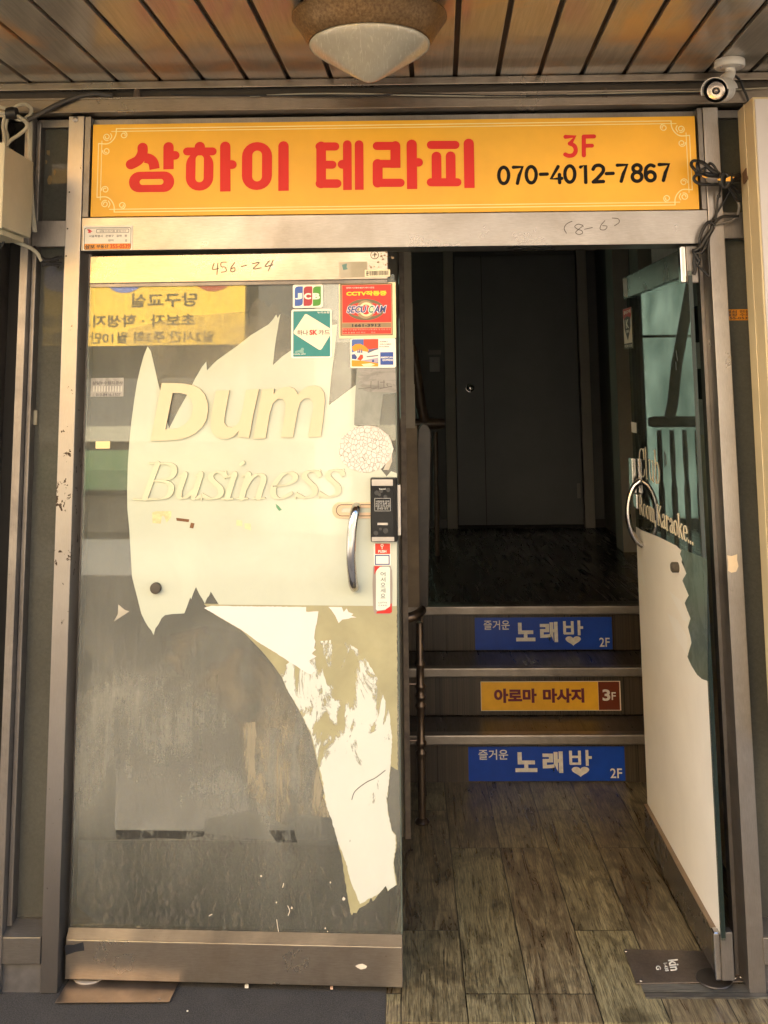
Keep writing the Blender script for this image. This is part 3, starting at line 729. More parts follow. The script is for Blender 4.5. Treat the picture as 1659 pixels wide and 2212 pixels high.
# faint grey patchy layer with peaks along the top
g_top = [(430, 495), (330, 490), (340, 420), (560, 365), (890, 340), (905, 310), (935, 282), (950, 302), (958, 292), (974, 335), (1008, 292), (1032, 345), (1080, 372),
         (1290, 380), (1280, 480), (1380, 480), (1380, 700), (1250, 765), (1200, 800), (450, 800), (400, 640)]
MB().prism([pxs(g_top, GY, cA)], gf, .0004).build('grey_layer', M_F1, ld, 'thin grey layer with peaks')
upper = [(433, 497), (415, 540), (400, 595), (385, 660), (372, 740), (360, 830), (350, 930), (343, 1030), (340, 1150), (341, 1230), (350, 1320)]
f_up = pxs(upper, GY, cA) + pxs([(362, 110), (373, 155), (385, 200), (395, 240), (405, 278), (420, 310), (437, 338), (450, 352), (461, 374), (468, 345), (483, 325), (497, 298), (512, 284), (540, 279), (600, 275),
                                 (612, 245), (627, 203), (631, 212), (640, 186), (653, 156), (668, 188), (682, 210), (693, 230), (703, 205), (712, 196), (720, 176), (738, 205), (757, 234), (1150, 234), (1548, 234), (1556, 233)], GY, cB) \
    + pxs([(1556, 1064), (1530, 1055), (1510, 1078), (1480, 1040), (1450, 960), (1400, 860), (1365, 850), (1372, 760), (1377, 668), (1320, 710), (1252, 762), (1262, 640), (1278, 520), (1290, 400), (1110, 420), (1090, 510), (1040, 545), (1000, 582), (1012, 480), (1026, 395),
           (1034, 352), (1022, 372), (1015, 356), (1000, 378), (980, 400), (900, 448), (840, 495), (790, 530), (748, 560), (725, 582), (703, 606), (699, 566), (680, 590), (645, 650), (610, 720), (570, 790), (530, 868), (518, 810), (500, 735), (480, 660), (462, 580), (448, 520)], GY, cA)
MB().prism([f_up], gf, .0008, .0011).build('white_film', M_F2, ld, 'torn cream-white film on the upper glass')
# lower torn piece: glue ground with scraped white on it
def fray(P, amp, step=.006, closed=True):
    o = []
    for i in range(len(P) if closed else len(P) - 1):
        a, b = P[i], P[(i + 1) % len(P)]; L = math.hypot(b[0] - a[0], b[1] - a[1]); k = max(1, int(L / step))
        for j in range(k):
            t = j / k; d = random.uniform(-amp, amp) if 0 < j and k > 1 else 0
            nx, nz = (b[1] - a[1]) / (L or 1), -(b[0] - a[0]) / (L or 1)
            o.append((a[0] + (b[0] - a[0]) * t + nx * d, a[1] + (b[1] - a[1]) * t + nz * d))
    if not closed: o.append(P[-1])
    return o
low_l = pxs([(688, 231), (735, 278), (800, 315), (860, 350), (905, 395), (950, 440), (1000, 500), (1040, 555), (1060, 605), (1090, 655), (1130, 725), (1152, 772), (1168, 805), (1185, 870), (1203, 945), (1215, 1010), (1232, 1070)], GY, cB)
low_r = pxs([(1240, 20), (1275, 110), (1292, 165), (1305, 215), (1322, 285), (1333, 355), (1342, 420), (1352, 480), (1358, 515), (1366, 530), (1372, 518), (1386, 520), (1398, 498), (1418, 488), (1440, 472), (1448, 452), (1456, 468), (1478, 440), (1502, 412), (1512, 398), (1520, 425), (1540, 405), (1561, 395), (1554, 350), (1547, 300),
             (1560, 215), (1556, 180), (1538, 160), (1525, 100), (1515, 10)], GY, cC) + pxs([(1514, 1090), (1522, 1010), (1530, 948), (1560, 965), (1558, 700), (1556, 231)], GY, cB)
MB().prism([low_l + fray(low_r, .0011, .006, False)], gf, .0008).build('glue_film', M_F4, ld, 'yellowed glue left by the torn film')
sw = pxs([(1045, 560), (1030, 535), (1090, 470), (1190, 400), (1300, 380), (1400, 440), (1470, 560), (1520, 700), (1535, 820), (1528, 940), (1520, 1010), (1512, 1090)], GY, cB) \
    + pxs([(1514, 10), (1524, 100), (1538, 162), (1554, 182), (1556, 215), (1544, 300), (1550, 350), (1556, 394), (1522, 420), (1512, 400), (1478, 436), (1400, 480), (1360, 380), (1340, 300), (1306, 215), (1276, 112), (1255, 60)], GY, cC) \
    + pxs([(1225, 1020), (1205, 945), (1190, 870), (1172, 805), (1154, 772), (1132, 725), (1092, 655), (1062, 605)], GY, cB)
MB().prism([fray(sw, .0014, .006)], gf, .0012).build('scraped_film', M_F5, ld, 'scraped white film remains')
brt = pxs([(690, 250), (720, 240), (1150, 241), (1150, 262), (1160, 263), (1172, 262), (1205, 260), (1200, 300), (1190, 345), (1186, 380), (1192, 395), (1186, 425), (1194, 432), (1172, 450), (1196, 462), (1160, 483), (1176, 500), (1192, 526), (1172, 543), (1150, 534), (1120, 515), (1060, 477), (1010, 445), (980, 428), (930, 398), (905, 378), (860, 347), (800, 312), (740, 278)], GY, cB)
MB().prism([fray(brt, .0007, .006)], gf, .0016, .0021).build('film_flap', M_F3, ld, 'bright white peeled flap')
brt2 = pxs([(1250, 240), (1262, 252), (1280, 278), (1296, 312), (1312, 296), (1340, 292), (1352, 287), (1376, 286), (1352, 278), (1362, 270), (1340, 262), (1332, 246), (1318, 262), (1310, 240)], GY, cB)
MB().prism([brt2], gf, .0016, .0018).build('film_flap', M_F3, ld, 'small ragged white flap')
wedge = pxs([(300, 238), (330, 262), (350, 268), (330, 282), (308, 296), (280, 314), (298, 280)], GY, cB)
MB().prism([wedge], gf, .0010).build('film_scrap', flat('grey_scrap', lin((176, 170, 155)), .5), ld)
# streaked glue over the dark lower glass
stk = pxs([(845, 765), (1130, 740), (1165, 810), (1200, 950), (1230, 1080), (1255, 1180)], GY, cB) + pxs([(1270, 110), (1150, 100), (1080, 150), (1010, 110), (960, 50), (900, 20)], GY, cC)
MB().prism([stk], gf, .0003).build('glue_streaks', M_F6, ld, 'vertical brownish glue streaks')
stk2 = pxs([(490, 380), (700, 330), (860, 360), (1000, 520), (1090, 680), (1150, 790), (860, 780), (640, 620), (500, 480)], GY, cB)
gr_l = pxs([(165, 235), (330, 235), (330, 185), (660, 182), (740, 190), (1130, 225), (1240, 330), (1330, 500), (1560, 520), (1570, 655), (160, 645)], GY, cC)
MB().prism([gr_l], gf, .00012).build('grime', m_film('scraped_grime', (.25, .225, .175), .0, .30, (1.6, 1.6, .7), 48, .5, (.50, .60), mottle=.3), ld, 'scraped grime on the lowest part of the glass')
MB().prism([stk2], gf, .00022).build('glue_streaks', m_film('glue_haze', (.34, .30, .22), .0, .42, (1, 1, .8), 9, .4, (.46, .62), mottle=.2), ld, 'hazy brown glue patch')
pale = pxs([(294, 870), (294, 560), (860, 560), (860, 1000), (890, 1090), (890, 1160)], GY, cB) + pxs([(740, 120), (720, 168), (640, 180), (330, 178)], GY, cC)  # pale street reflection painted as a film on the glass
MB().prism([pale], gf, .0002).build('reflection_patch', m_film('pale_reflection', (.46, .46, .41), .26, .46, (1, 1, .9), 5, .5, (.36, .60), mottle=.1, fade=(.58, .36)), ld, 'pale patch standing for a street reflection')
for P in ([(335, 180), (655, 178), (730, 180), (720, 200), (640, 215), (520, 212), (340, 222)], [(1005, 170), (1115, 168), (1130, 220), (1040, 222)]):
    MB().prism([pxs(P, GY, cC)], gf, .0006).build('scrape_mark', m_film('dark_scrape', (.035, .033, .028), .0, .8, (1, 1, .5), 30, .5, (.42, .55)), ld)
# grey strip of film behind the stickers and the cracked round patch
MB().prism([pxs([(1377, 600), (1550, 600), (1552, 705), (1495, 712), (1478, 850), (1365, 850), (1370, 720)], GY, cA)], gf, .0014).build('grey_layer', M_F7, ld, 'grey translucent strip under the stickers')
# raised letters
M_LET = flat('cream_acrylic', (.64, .555, .385), .3, 0, .03, 5); M_LETS = flat('acrylic_edge', (.22, .16, .085), .4, 0, .03, 5)
def edged(o):
    o.data.materials.append(M_LETS)          # side faces take the darker colour
    for p in o.data.polygons:
        if abs(p.normal.y) < .5: p.material_index = 1
    return o
D_o = [(537, 85), (600, 85), (660, 88), (715, 99), (750, 118), (776, 150), (790, 195), (792, 235), (783, 285), (760, 325), (725, 357), (690, 377), (640, 392), (570, 398), (475, 402), (500, 270)]
D_i = [(597, 138), (640, 139), (675, 148), (700, 175), (710, 210), (704, 252), (688, 288), (655, 317), (620, 333), (557, 338), (578, 235)]
U_o = [(835, 127), (910, 124), (895, 200), (882, 275), (882, 303), (897, 322), (922, 326), (950, 313), (968, 285), (978, 250), (1000, 123), (1072, 118), (1040, 260), (1018, 383), (956, 379), (961, 347), (935, 375), (905, 387), (870, 390), (840, 380), (815, 355), (805, 315), (812, 250)]
M_o = [(1090, 118), (1155, 115), (1152, 143), (1175, 122), (1205, 108), (1238, 105), (1265, 115), (1285, 146), (1310, 120), (1340, 103), (1375, 98), (1408, 108), (1428, 138), (1432, 180), (1424, 270), (1410, 375), (1340, 378), (1368, 225), (1368, 190), (1350, 168), (1320, 168), (1296, 190), (1282, 240), (1258, 380), (1192, 381), (1215, 235), (1217, 195), (1202, 170), (1175, 170), (1148, 195), (1130, 250), (1108, 386), (1040, 389)]
for nm, lps in (('D', [D_o, D_i]), ('u', [U_o]), ('m', [M_o])):
    L = [pxs(lp, GY, cD) for lp in lps]
    if len(L) > 1: L[1] = list(reversed(L[1]))
    edged(MB().prism(L, gf, .0015, .0085).build('raised_letter', M_LET, ld, 'raised bold italic letter ' + nm))
PX = .6932 * .56718 / 677                  # crop px -> m
NIB = (27 * PX, 3 * PX); THIN = 5 * PX
M_LET2 = flat('pale_acrylic', (.61, .60, .44), .3, 0, .03, 5)
def sh(P, dx, dy): return [(x + dx, y_ + dy) for x, y_ in P]
S_ = [(888, 590), (868, 575), (838, 571), (812, 584), (808, 606), (832, 632), (856, 655), (862, 685), (842, 708), (802, 716), (764, 700)]
GL = [('B', [[(512, 526), (488, 590), (443, 716)], [(466, 524), (540, 524)], [(378, 722), (480, 722)], [(528, 526), (575, 527), (603, 547), (600, 585), (568, 610), (492, 619)], [(492, 619), (555, 624), (588, 650), (576, 697), (530, 718), (440, 720)]]),
      ('u', [[(632, 596), (664, 583)], [(664, 583), (645, 640), (631, 688), (640, 712), (668, 708), (712, 672)], [(752, 582), (730, 650), (714, 700), (722, 716), (752, 700)], [(725, 590), (760, 580)]]),
      ('s', [S_, [(890, 568), (880, 605)], [(762, 690), (754, 722)]]),
      ('i', [[(900, 596), (940, 580)], [(938, 582), (918, 640), (897, 710)], [(868, 716), (928, 716)], [(972, 528), (986, 518)]]),
      ('n', [[(980, 592), (1016, 580)], [(1014, 582), (992, 650), (976, 710)], [(985, 672), (1020, 612), (1060, 584), (1090, 590), (1096, 615), (1080, 665), (1068, 708)], [(952, 714), (1008, 714)], [(1042, 712), (1104, 712)]]),
      ('e', [[(1150, 646), (1215, 640), (1262, 615), (1268, 588), (1240, 573), (1200, 584), (1165, 625), (1148, 672), (1160, 704), (1195, 712), (1250, 684)]]),
      ('s', [sh(S_, 515, -8), sh([(890, 568), (880, 605)], 515, -8), sh([(762, 690), (754, 722)], 515, -8)]),
      ('s', [sh(S_, 643, -13), sh([(890, 568), (880, 605)], 643, -13), sh([(762, 690), (754, 722)], 643, -13)])]
for nm, strokes in GL:
    mb = MB()
    for k, s_ in enumerate(strokes):
        ln_ = sum(math.hypot(q2[0] - q1[0], q2[1] - q1[1]) for q1, q2 in zip(s_, s_[1:]))
        sty = (9 * PX, 'rr') if ln_ < 62 and nm != 'i' or (nm == 'i' and ln_ < 45 and s_[0][1] > 560) else (0, 'rr', NIB, THIN)
        mb.prism([stroke(pxs(smooth_path(s_, 7), GY, cD), *sty)], gf, .0014, .0062 + .00006 * k)
    edged(mb.build('raised_letter', M_LET2, ld, 'pale raised italic serif letter ' + nm))

# ---- stickers
def st_box(u0, v0, u1, v1): return bx(u0, v0, u1, v1, GY)
def S(x0, y0, x1, y1): return cb_(x0, y1, x1, y0, GY, cS)       # (x0,y0) top left, (x1,y1) bottom right in crop px
def dec(bb, d, r, name, m, parent, label=None): return MB().prism([rrect(*bb, r)], gf, d).build(name, m, parent, label)
# card network sticker with three coloured bars
s1 = MB().prism([rrect(*S(210, 258, 555, 530), .006)], gf, .0016, .0019).build('sticker', M_WHITE, ld, 'white sticker with blue, red and green bars')
for i, (x0, nm, rgb) in enumerate(((233, 'bar_blue', (58, 96, 178)), (335, 'bar_red', (172, 46, 58)), (440, 'bar_green', (76, 150, 50)))):
    x1 = x0 + (92 if i != 1 else 98)
    P = [(x0, 330), (x0 + 4, 305), (x0 + 18, 290), (x0 + 40, 284), (x1, 284), (x1, 460), (x1 - 4, 485), (x1 - 18, 500), (x1 - 40, 506), (x0, 507)]
    MB().prism([pxs(P, GY, cS)], gf, .0023).build('colour_bar', ink(nm, rgb), s1)
for ch, x0, x1 in (('J', 235, 318), ('C', 340, 420), ('B', 440, 522)):
    put_text(ch, S(x0, 360, x1, 432), gf, .0027, 'lettering', M_WHITE, s1, .055)
# teal bank card sticker
s2 = MB().prism([rrect(*S(192, 540, 657, 1102), .007)], gf, .0016, .0019).build('sticker', M_WHITE, ld, 'teal sticker with a tilted cream card')
dec(S(215, 562, 637, 1085), .0022, .002, 'ground', ink('teal', (36, 134, 134)), s2)
MB().prism([pxs([(225, 792), (338, 620), (350, 602), (368, 600), (385, 608), (637, 762), (637, 842), (545, 990), (530, 1006), (508, 1004), (232, 828), (220, 812)], GY, cS)], gf, .0026).build('card', ink('card_cream', (250, 232, 208)), s2)
put_text('하나', S(262, 780, 386, 842), gf, .0031, 'lettering', M_TXT, s2, .012)
put_text('SK', S(402, 778, 494, 838), gf, .0031, 'lettering', M_RED, s2, .045)
put_text('카드', S(505, 778, 634, 836), gf, .0031, 'lettering', M_TXT, s2, .012)
put_text('누리쇼핑', S(492, 568, 628, 594), gf, .0028, 'lettering', M_WHITE, s2, .02)
MB().prism([pxs([(235, 1045), (240, 1020), (300, 1005), (310, 985), (330, 982), (340, 1000), (332, 1015), (340, 1050), (280, 1035)], GY, cS)], gf, .0026).build('emblem', ink('teal_pale', (130, 176, 170)), s2)
put_text('mobile card', S(217, 1044, 354, 1062), gf, .0028, 'lettering', M_WHITE, s2, .01)
# CCTV sticker
s3 = MB().prism([rrect(*S(740, 240, 1382, 878), .001)], gf, .0016, .0019).build('sticker', ink('cream_backing', (246, 228, 182)), ld, 'red CCTV warning sticker with an eye emblem')
dec(S(755, 252, 1345, 848), .0021, .001, 'border', ink('sticker_frame', (112, 84, 58)), s3)
dec(S(768, 262, 1336, 838), .0023, .001, 'ground', ink('sticker_tan', (196, 150, 110)), s3)
M_SR = ink('sticker_red', (236, 48, 38))
dec(S(778, 268, 1330, 698), .0025, .0005, 'ground', M_SR, s3)
dec(S(778, 758, 1330, 828), .0025, .0005, 'ground', M_SR, s3)
dec(S(772, 702, 1332, 754), .0025, .0005, 'band', ink('sticker_olive', (150, 128, 96)), s3)
def eye(cx, cy_, rx, ry): return [(cx + rx * math.copysign(abs(math.cos(t)) ** 1.0, math.cos(t)), cy_ - ry * math.copysign(abs(math.sin(t)) ** 1.0, math.sin(t))) for t in [2 * PI * i / 36 for i in range(36)]]
M_EYE = ink('eye_olive', (116, 104, 76)); M_EYE2 = ink('eye_tan', (170, 142, 108))
MB().prism([pxs(eye(1040, 550, 215, 122), GY, cS)], gf, .0027).build('emblem', M_EYE, s3)
MB().prism([pxs(eye(1040, 550, 195, 82), GY, cS)], gf, .0029).build('emblem', M_SR, s3)
MB().prism([pxs(eye(1040, 550, 105, 105), GY, cS)], gf, .0031).build('emblem', M_EYE2, s3)
MB().prism([pxs(eye(1050, 548, 82, 80), GY, cS)], gf, .0033).build('emblem', ink('eye_cream', (250, 226, 176)), s3)
MB().prism([pxs(eye(1045, 550, 52, 56), GY, cS)], gf, .0035).build('emblem', M_SR, s3)
put_text('SECU', S(822, 503, 1062, 594), gf, .0037, 'lettering', ink('lettering_outline', (240, 225, 232)), s3, .085, .25)
put_text('CAM', S(1068, 498, 1284, 594), gf, .0037, 'lettering', ink('lettering_outline', (240, 225, 232)), s3, .085, .25)
M_NAVY = ink('print_navy', (44, 66, 130))
put_text('SECU', S(830, 509, 1054, 588), gf, .0040, 'lettering', M_NAVY, s3, .03, .25)
put_text('C', S(1078, 507, 1134, 588), gf, .0040, 'lettering', ink('print_green', (60, 150, 110)), s3, .03, .25)
put_text('AM', S(1136, 506, 1276, 587), gf, .0040, 'lettering', M_NAVY, s3, .03, .25)
put_text('CCTV작동중', S(822, 335, 1280, 396), gf, .0029, 'lettering', ink('print_yellow', (252, 214, 40)), s3, .05)
put_text('원격지 시스템에 출동식 제어 시공됨', S(822, 291, 1138, 313), gf, .0029, 'lettering', M_WHITE, s3, .01)
put_text('1661-3912', S(888, 710, 1215, 748), gf, .0029, 'lettering', M_TXT, s3, .05, 0, 1.08)
put_text('화재 도난 방범 무인경비시스템 출동 및 긴급 신고', S(780, 765, 1322, 787), gf, .0029, 'lettering', ink('print_pink', (250, 180, 160)), s3, .005)
put_text('녹화 중 촬영 시간 확인        안내', S(780, 800, 1150, 820), gf, .0029, 'lettering', ink('print_pink', (250, 180, 160)), s3, .005)
# welcome sticker with a palace scene
s4 = MB().prism([rrect(*S(870, 874, 1384, 1214), .006)], gf, .0020, .0024).build('sticker', M_WHITE, ld, 'sticker with a colourful palace picture and a blue square')
def art(P, nm, rgb, d): MB().prism([pxs(P, GY, cS)], gf, d).build('picture', ink(nm, rgb), s4)
art([(884, 900), (895, 888), (1186, 884), (1186, 1196), (890, 1196), (884, 1185)], 'art_blue', (72, 104, 176), .0027)
art([(1020, 886), (1186, 884), (1186, 985), (1100, 1000), (1020, 990)], 'art_red', (228, 70, 40), .0029)
art([(886, 975), (925, 942), (980, 938), (1035, 965), (1080, 1010), (1060, 1040), (900, 1020)], 'art_orange', (246, 152, 34), .0031)
art([(884, 1040), (960, 1010), (1060, 1030), (1186, 985), (1186, 1150), (884, 1130)], 'art_white', (236, 228, 220), .0033)
art([(884, 1060), (920, 1055), (945, 1090), (935, 1115), (884, 1110)], 'art_navy', (50, 70, 140), .0035)
art([(985, 1060), (1010, 1065), (1015, 1100), (985, 1130), (945, 1115)], 'art_red', (228, 70, 40), .0037)
art([(1060, 1030), (1130, 1000), (1186, 985), (1186, 1000), (1140, 1015), (1070, 1045)], 'art_grey', (96, 96, 112), .0035)
art([(1050, 1080), (1186, 1065), (1186, 1078), (1056, 1092)], 'art_grey', (96, 96, 112), .0035)
art([(990, 1130), (1186, 1095), (1186, 1150), (990, 1160)], 'art_lilac', (176, 164, 182), .0036)
art([(1115, 1148), (1117, 1125), (1128, 1115), (1138, 1125), (1138, 1148)], 'art_navy', (50, 70, 140), .0039)
for xx in (955, 975, 998): art([(xx - 9, 1040), (xx, 985), (xx + 9, 1040)], 'art_navy', (50, 70, 140), .0038)
art([(884, 1125), (1000, 1130), (1186, 1160), (1186, 1196), (890, 1196), (884, 1185)], 'art_orange', (246, 152, 34), .0039)
art([(995, 1170), (1100, 1158), (1150, 1175), (1100, 1192), (1020, 1192)], 'art_cream', (250, 232, 190), .0041)
put_text('WARMLY', S(1200, 908, 1295, 922), gf, .0027, 'lettering', M_TXT, s4, .02)
put_text('WELCOMED', S(1200, 936, 1332, 950), gf, .0027, 'lettering', M_TXT, s4, .02)
put_text('IN KOREA', S(1200, 964, 1312, 978), gf, .0027, 'lettering', M_TXT, s4, .02)
dec(S(1209, 1033, 1356, 1178), .0027, .001, 'square', ink('square_blue', (44, 78, 160)), s4)
put_text('AMERICAN', S(1212, 1082, 1352, 1104), gf, .0030, 'lettering', M_WHITE, s4, .02)
put_text('EXPRESS', S(1236, 1112, 1354, 1134), gf, .0030, 'lettering', M_WHITE, s4, .02)
# torn grey sticker remains
s5 = MB().prism([pxs([(950, 1218), (1380, 1218), (1385, 1300), (1392, 1488), (1380, 1494), (1080, 1485), (1000, 1462), (1050, 1440), (960, 1420), (1010, 1395), (948, 1385), (985, 1335), (950, 1310), (1000, 1280), (960, 1255)], GY, cS)], gf, .0018).build('sticker', m_film('peeled_sticker', (.36, .34, .31), .7, 1, (1, 1, 3), 14, .4, (.4, .55), mottle=.3), ld, 'peeled grey sticker remains')
scribble([[(1105, 1365), (1105, 1440), (1165, 1440)], [(1185, 1360), (1185, 1455)], [(1210, 1375), (1260, 1372)], [(1250, 1350), (1250, 1440)], [(1290, 1385), (1320, 1390), (1310, 1420), (1285, 1410), (1290, 1385)], [(960, 1450), (1100, 1435)], [(1200, 1450), (1340, 1420)]], cS, GY, .0018, 'lettering', s5, flat('faded_print', (.10, .09, .08), .6), .0024)
# small grey advert sticker at the hinge side
s6 = dec(st_box(196, 816, 269, 857), .0012, .001, 'sticker', m_film('grey_advert', (.36, .35, .33), .75, 1, (1, 1, 1), 20, .4), ld, 'small grey Korean advert sticker')
M_GREYT = ink('print_silver', (188, 186, 178))
put_text('삼일누수탐지공사', bx(200, 823, 267, 831, GY), gf, .0017, 'lettering', ink('print_slate', (74, 74, 80)), s6, .02)
put_text('010-8416-1507', bx(208, 849, 262, 856, GY), gf, .0017, 'lettering', ink('print_slate', (74, 74, 80)), s6, .01)
mb = MB()
for i in range(11):
    q0 = W(202 + i * 6, 846, GY); q1 = W(205 + i * 6, 834, GY); mb.prism([[(q0.x, q0.z), (q1.x, q0.z), (q1.x, q1.z), (q0.x, q1.z)]], gf, .0017)
mb.build('lettering', M_GREYT, s6)
dec(st_box(207, 953, 239, 969), .0012, .002, 'sticker', flat('faded_cream_label', lin((236, 214, 160)), .4), ld, 'blank cream label')
# cracked round patch
m, n, l, p = nodes('cracked_white_patch')
vo = n.new('ShaderNodeTexVoronoi'); vo.feature = 'DISTANCE_TO_EDGE'; vo.inputs['Scale'].default_value = 92; vo.distance = 'CHEBYCHEV'
wv_ = noise(n, l, coords(n, l), 30, 4, .6); vm = mixc(n, l, .06, coords(n, l), wv_); l.new(coords(n, l, (1, 1, .8)), vo.inputs['Vector'])
cr_ = ramp(n, l, vo.outputs['Distance'], [(.0, 0.), (.045, 1.)])
nn = noise(n, l, coords(n, l), 22, 4, .6)
c = mixc(n, l, math_(n, l, 'MAXIMUM', cr_, ramp(n, l, nn, [(.45, 0.), (.62, 1.)])), (.50, .43, .34), (.74, .69, .63))
l.new(c, p.inputs['Base Color']); p.inputs['Roughness'].default_value = .7; bump(n, l, cr_, p, .9, .002)
q = W(792, 968, GY)
rnd_ = [1 + random.uniform(-.03, .03) for _ in range(40)]
MB().prism([[(q.x + .0835 * rnd_[i] * math.cos(2 * PI * i / 40), q.z + .072 * rnd_[i] * math.sin(2 * PI * i / 40)) for i in range(40)]], gf, .0018, .0028).build('cracked_patch', m, ld, 'round cracked white patch')
MB().prism([pxs([(1500, 970), (1535, 960), (1535, 1010), (1520, 1050), (1495, 1050), (1512, 1010)], GY, cA)], gf, .0016).build('grey_layer', flat('pale_grey_film', lin((190, 182, 165)), .4), ld)
# scraps of brown tape and small stains
mb = MB()
for P in ([(614, 822), (686, 830), (683, 845), (616, 838)], [(695, 848), (715, 852), (708, 880), (688, 876)]):
    mb.prism([pxs(P, GY, cD)], gf, .0014, .0022)
mb.build('tape_scrap', flat('brown_tape', lin((112, 74, 44)), .5), ld)
MB().prism([pxs([(480, 795), (500, 787), (588, 786), (585, 820), (560, 850), (548, 815), (535, 812), (528, 855), (482, 852)], GY, cD)], gf, .0013).build('glue_spot', flat('pale_glue', lin((206, 196, 150)), .6, 0, .2, 60), ld)
for P in ([(945, 832), (978, 835), (978, 868), (945, 862)], [(988, 850), (1024, 852), (1026, 890), (992, 880)]):
    MB().prism([pxs(P, GY, cD)], gf, .0013).build('glue_spot', flat('greenish_glue', lin((205, 202, 160)), .6, 0, .1, 60), ld)
MB().prism([pxs([(1160, 742), (1178, 755), (1195, 776), (1180, 782), (1166, 765)], GY, cD)], gf, .0013).build('glue_spot', flat('green_scrap', lin((96, 150, 112)), .6), ld)
q = W(791, 1687, GY)
scribble([[(1355, 1098), (1370, 1060), (1420, 1020), (1460, 1000), (1504, 966)]], cB, GY, .0022, 'scratch', ld, flat('scratch_dark', (.09, .09, .085), .6), .0020)
# rubber stop
q = W(340, 1268, GY)
MB().lathe([(.0155, 0), (.017, .002), (.017, .012), (.0155, .016), (.010, .0175)], (q.x, GY - .001, q.z), 'Y', 24).build('door_bumper', M_RUBBER, ld, smooth=True)

# ---- bracket, pull handle and digital lock
def R2(x0, x1, z0, z1, r): return rrect(x0, x1, z0, z1, r, 10)
b = bx(720, 1081, 812, 1117, GY)
zc = (b[2] + b[3]) / 2; hh = (b[3] - b[2]) / 2
MB().prism([R2(b[0], b[1] + .02, b[2], b[3], hh), list(reversed(R2(b[0] + .028, b[1] - .002, zc - .007, zc + .007, .0069)))], gf, .0014, .0045).build('bracket_plate', flat('tan_plate', lin((214, 188, 158)), .35, .4), ld, 'oval slotted bracket plate', bevel=.001)
MB().prism([R2(b[0] + .012, b[1], zc - .018, zc + .018, .0179), list(reversed(R2(b[0] + .0145, b[1] + .004, zc - .0155, zc + .0155, .0154)))], gf, .0047).build('bracket_groove', flat('groove_grey', (.09, .08, .07), .5), ld)
hp = []
for u, v, o in ((772, 1092, .004), (772, 1093, .022), (770, 1101, .040), (766, 1122, .052), (763, 1150, .056), (762, 1180, .057), (762, 1210, .055), (764, 1236, .049), (766, 1255, .038), (768, 1263, .022), (768, 1264, .004)):
    q = W(u, v, GY - o); hp.append(tuple(q))
MB().tube(smooth_path(hp, 5), .0145, 16).build('pull_handle', M_CHROME, ld, 'bowed polished pull handle', smooth=True)
lk = None
b = bx(803, 1030, 859, 1167, GY - .03)
lk = MB().box(b[0], b[1], GY - .030, GY - .0012, b[2], b[3]).build('digital_lock', M_BLACK, ld, 'black digital door lock with silver ends', bevel=.004)
cL = crop(1200, 1600, .36166)
lf = front(GY - .030)
def Lb(x0, y0, x1, y1): u0, v0 = cL((x0, y0)); u1, v1 = cL((x1, y1)); return bx(u0, v1 if v1 < v0 else v0, u1, v1 if v1 > v0 else v0, GY - .03)
M_SILV = flat('silver_cap', (.46, .43, .40), .35, .7)
MB().prism([rrect(*Lb(608, 612, 828, 680), .002)], lf, -.002, .0016).build('end_cap', M_SILV, lk, bevel=.0008)
MB().prism([rrect(*Lb(608, 1210, 842, 1258), .002)], lf, -.002, .0016).build('end_cap', M_SILV, lk, bevel=.0008)
MB().prism([rrect(*Lb(612, 684, 828, 1205), .001)], lf, .0003, .0008).build('touch_panel', flat('gloss_black', (.004, .004, .0045), .1, 0, .1, 14, .25), lk)
M_WP = ink('lock_print', (205, 203, 198))
bb = Lb(638, 806, 804, 942)
MB().prism([rrect(*bb, .0015), list(reversed(rrect(bb[0] + .0009, bb[1] - .0009, bb[2] + .0009, bb[3] - .0009, .001)))], lf, .0012).build('frame_print', M_WP, lk)
put_text('비밀번호 입력\n카드키 등록 및\n지문 인식 방법\n안내문 참조', Lb(648, 830, 796, 926), lf, .0012, 'lettering', M_WP, lk, .0)
put_text('Keypad', Lb(686, 703, 752, 722), lf, .0012, 'lettering', M_WP, lk, .03)
MB().prism([rrect(*Lb(668, 1062, 776, 1086), .001)], lf, .0009, .003).build('cover_tab', M_SILV, lk)
for x0, y0, r in ((660, 752, 24), (780, 722, 22), (705, 730, 22), (752, 1145, 27), (652, 1170, 24), (700, 1128, 15), (750, 792, 20), (688, 770, 18)):
    u, v = cL((x0, y0)); q = W(u, v, GY - .03); MB().prism([circ(q.x, q.z, r * .36166 * .567 / 690)], lf, .0011).build('smudge', flat('finger_smudge', (.03, .03, .031), .3), lk)
MB().box(b[1] + .0005, b[1] + .010, GY - .020, GY + .010, b[2] + .018, b[3] - .022).build('strike_edge', M_SILV, lk, bevel=.001)
# small stickers hanging under the lock
u0, v0 = cL((628, 1278)); u1, v1 = cL((800, 1388))
s7 = MB().prism([rrect(*bx(u0, v0, u1, cL((0, 1505))[1], GY), .001)], gf, .0016, .002).build('sticker', M_WHITE, ld, 'red and white push sticker below the lock')
dec(Lb(638, 1280, 794, 1386)[:2] + bx(u0, v0, u1, v1, GY)[2:], .0024, .0005, 'band', ink('push_red', (224, 62, 46)), s7)
u0, v0 = cL((672, 1346)); u1, v1 = cL((756, 1374)); put_text('PUSH', bx(u0, v0, u1, v1, GY), gf, .0028, 'lettering', M_WHITE, s7, .03)
u0, v0 = cL((712, 1298)); q = W(u0, v0, GY)
MB().prism([circ(q.x, q.z, .0045), list(reversed(circ(q.x, q.z, .0025)))], gf, .0028).build('emblem', M_WHITE, s7)
MB().prism([[(q.x - .001, q.z - .011), (q.x + .001, q.z - .011), (q.x + .001, q.z - .0046), (q.x - .001, q.z - .0046)]], gf, .0028).build('emblem', M_WHITE, s7)
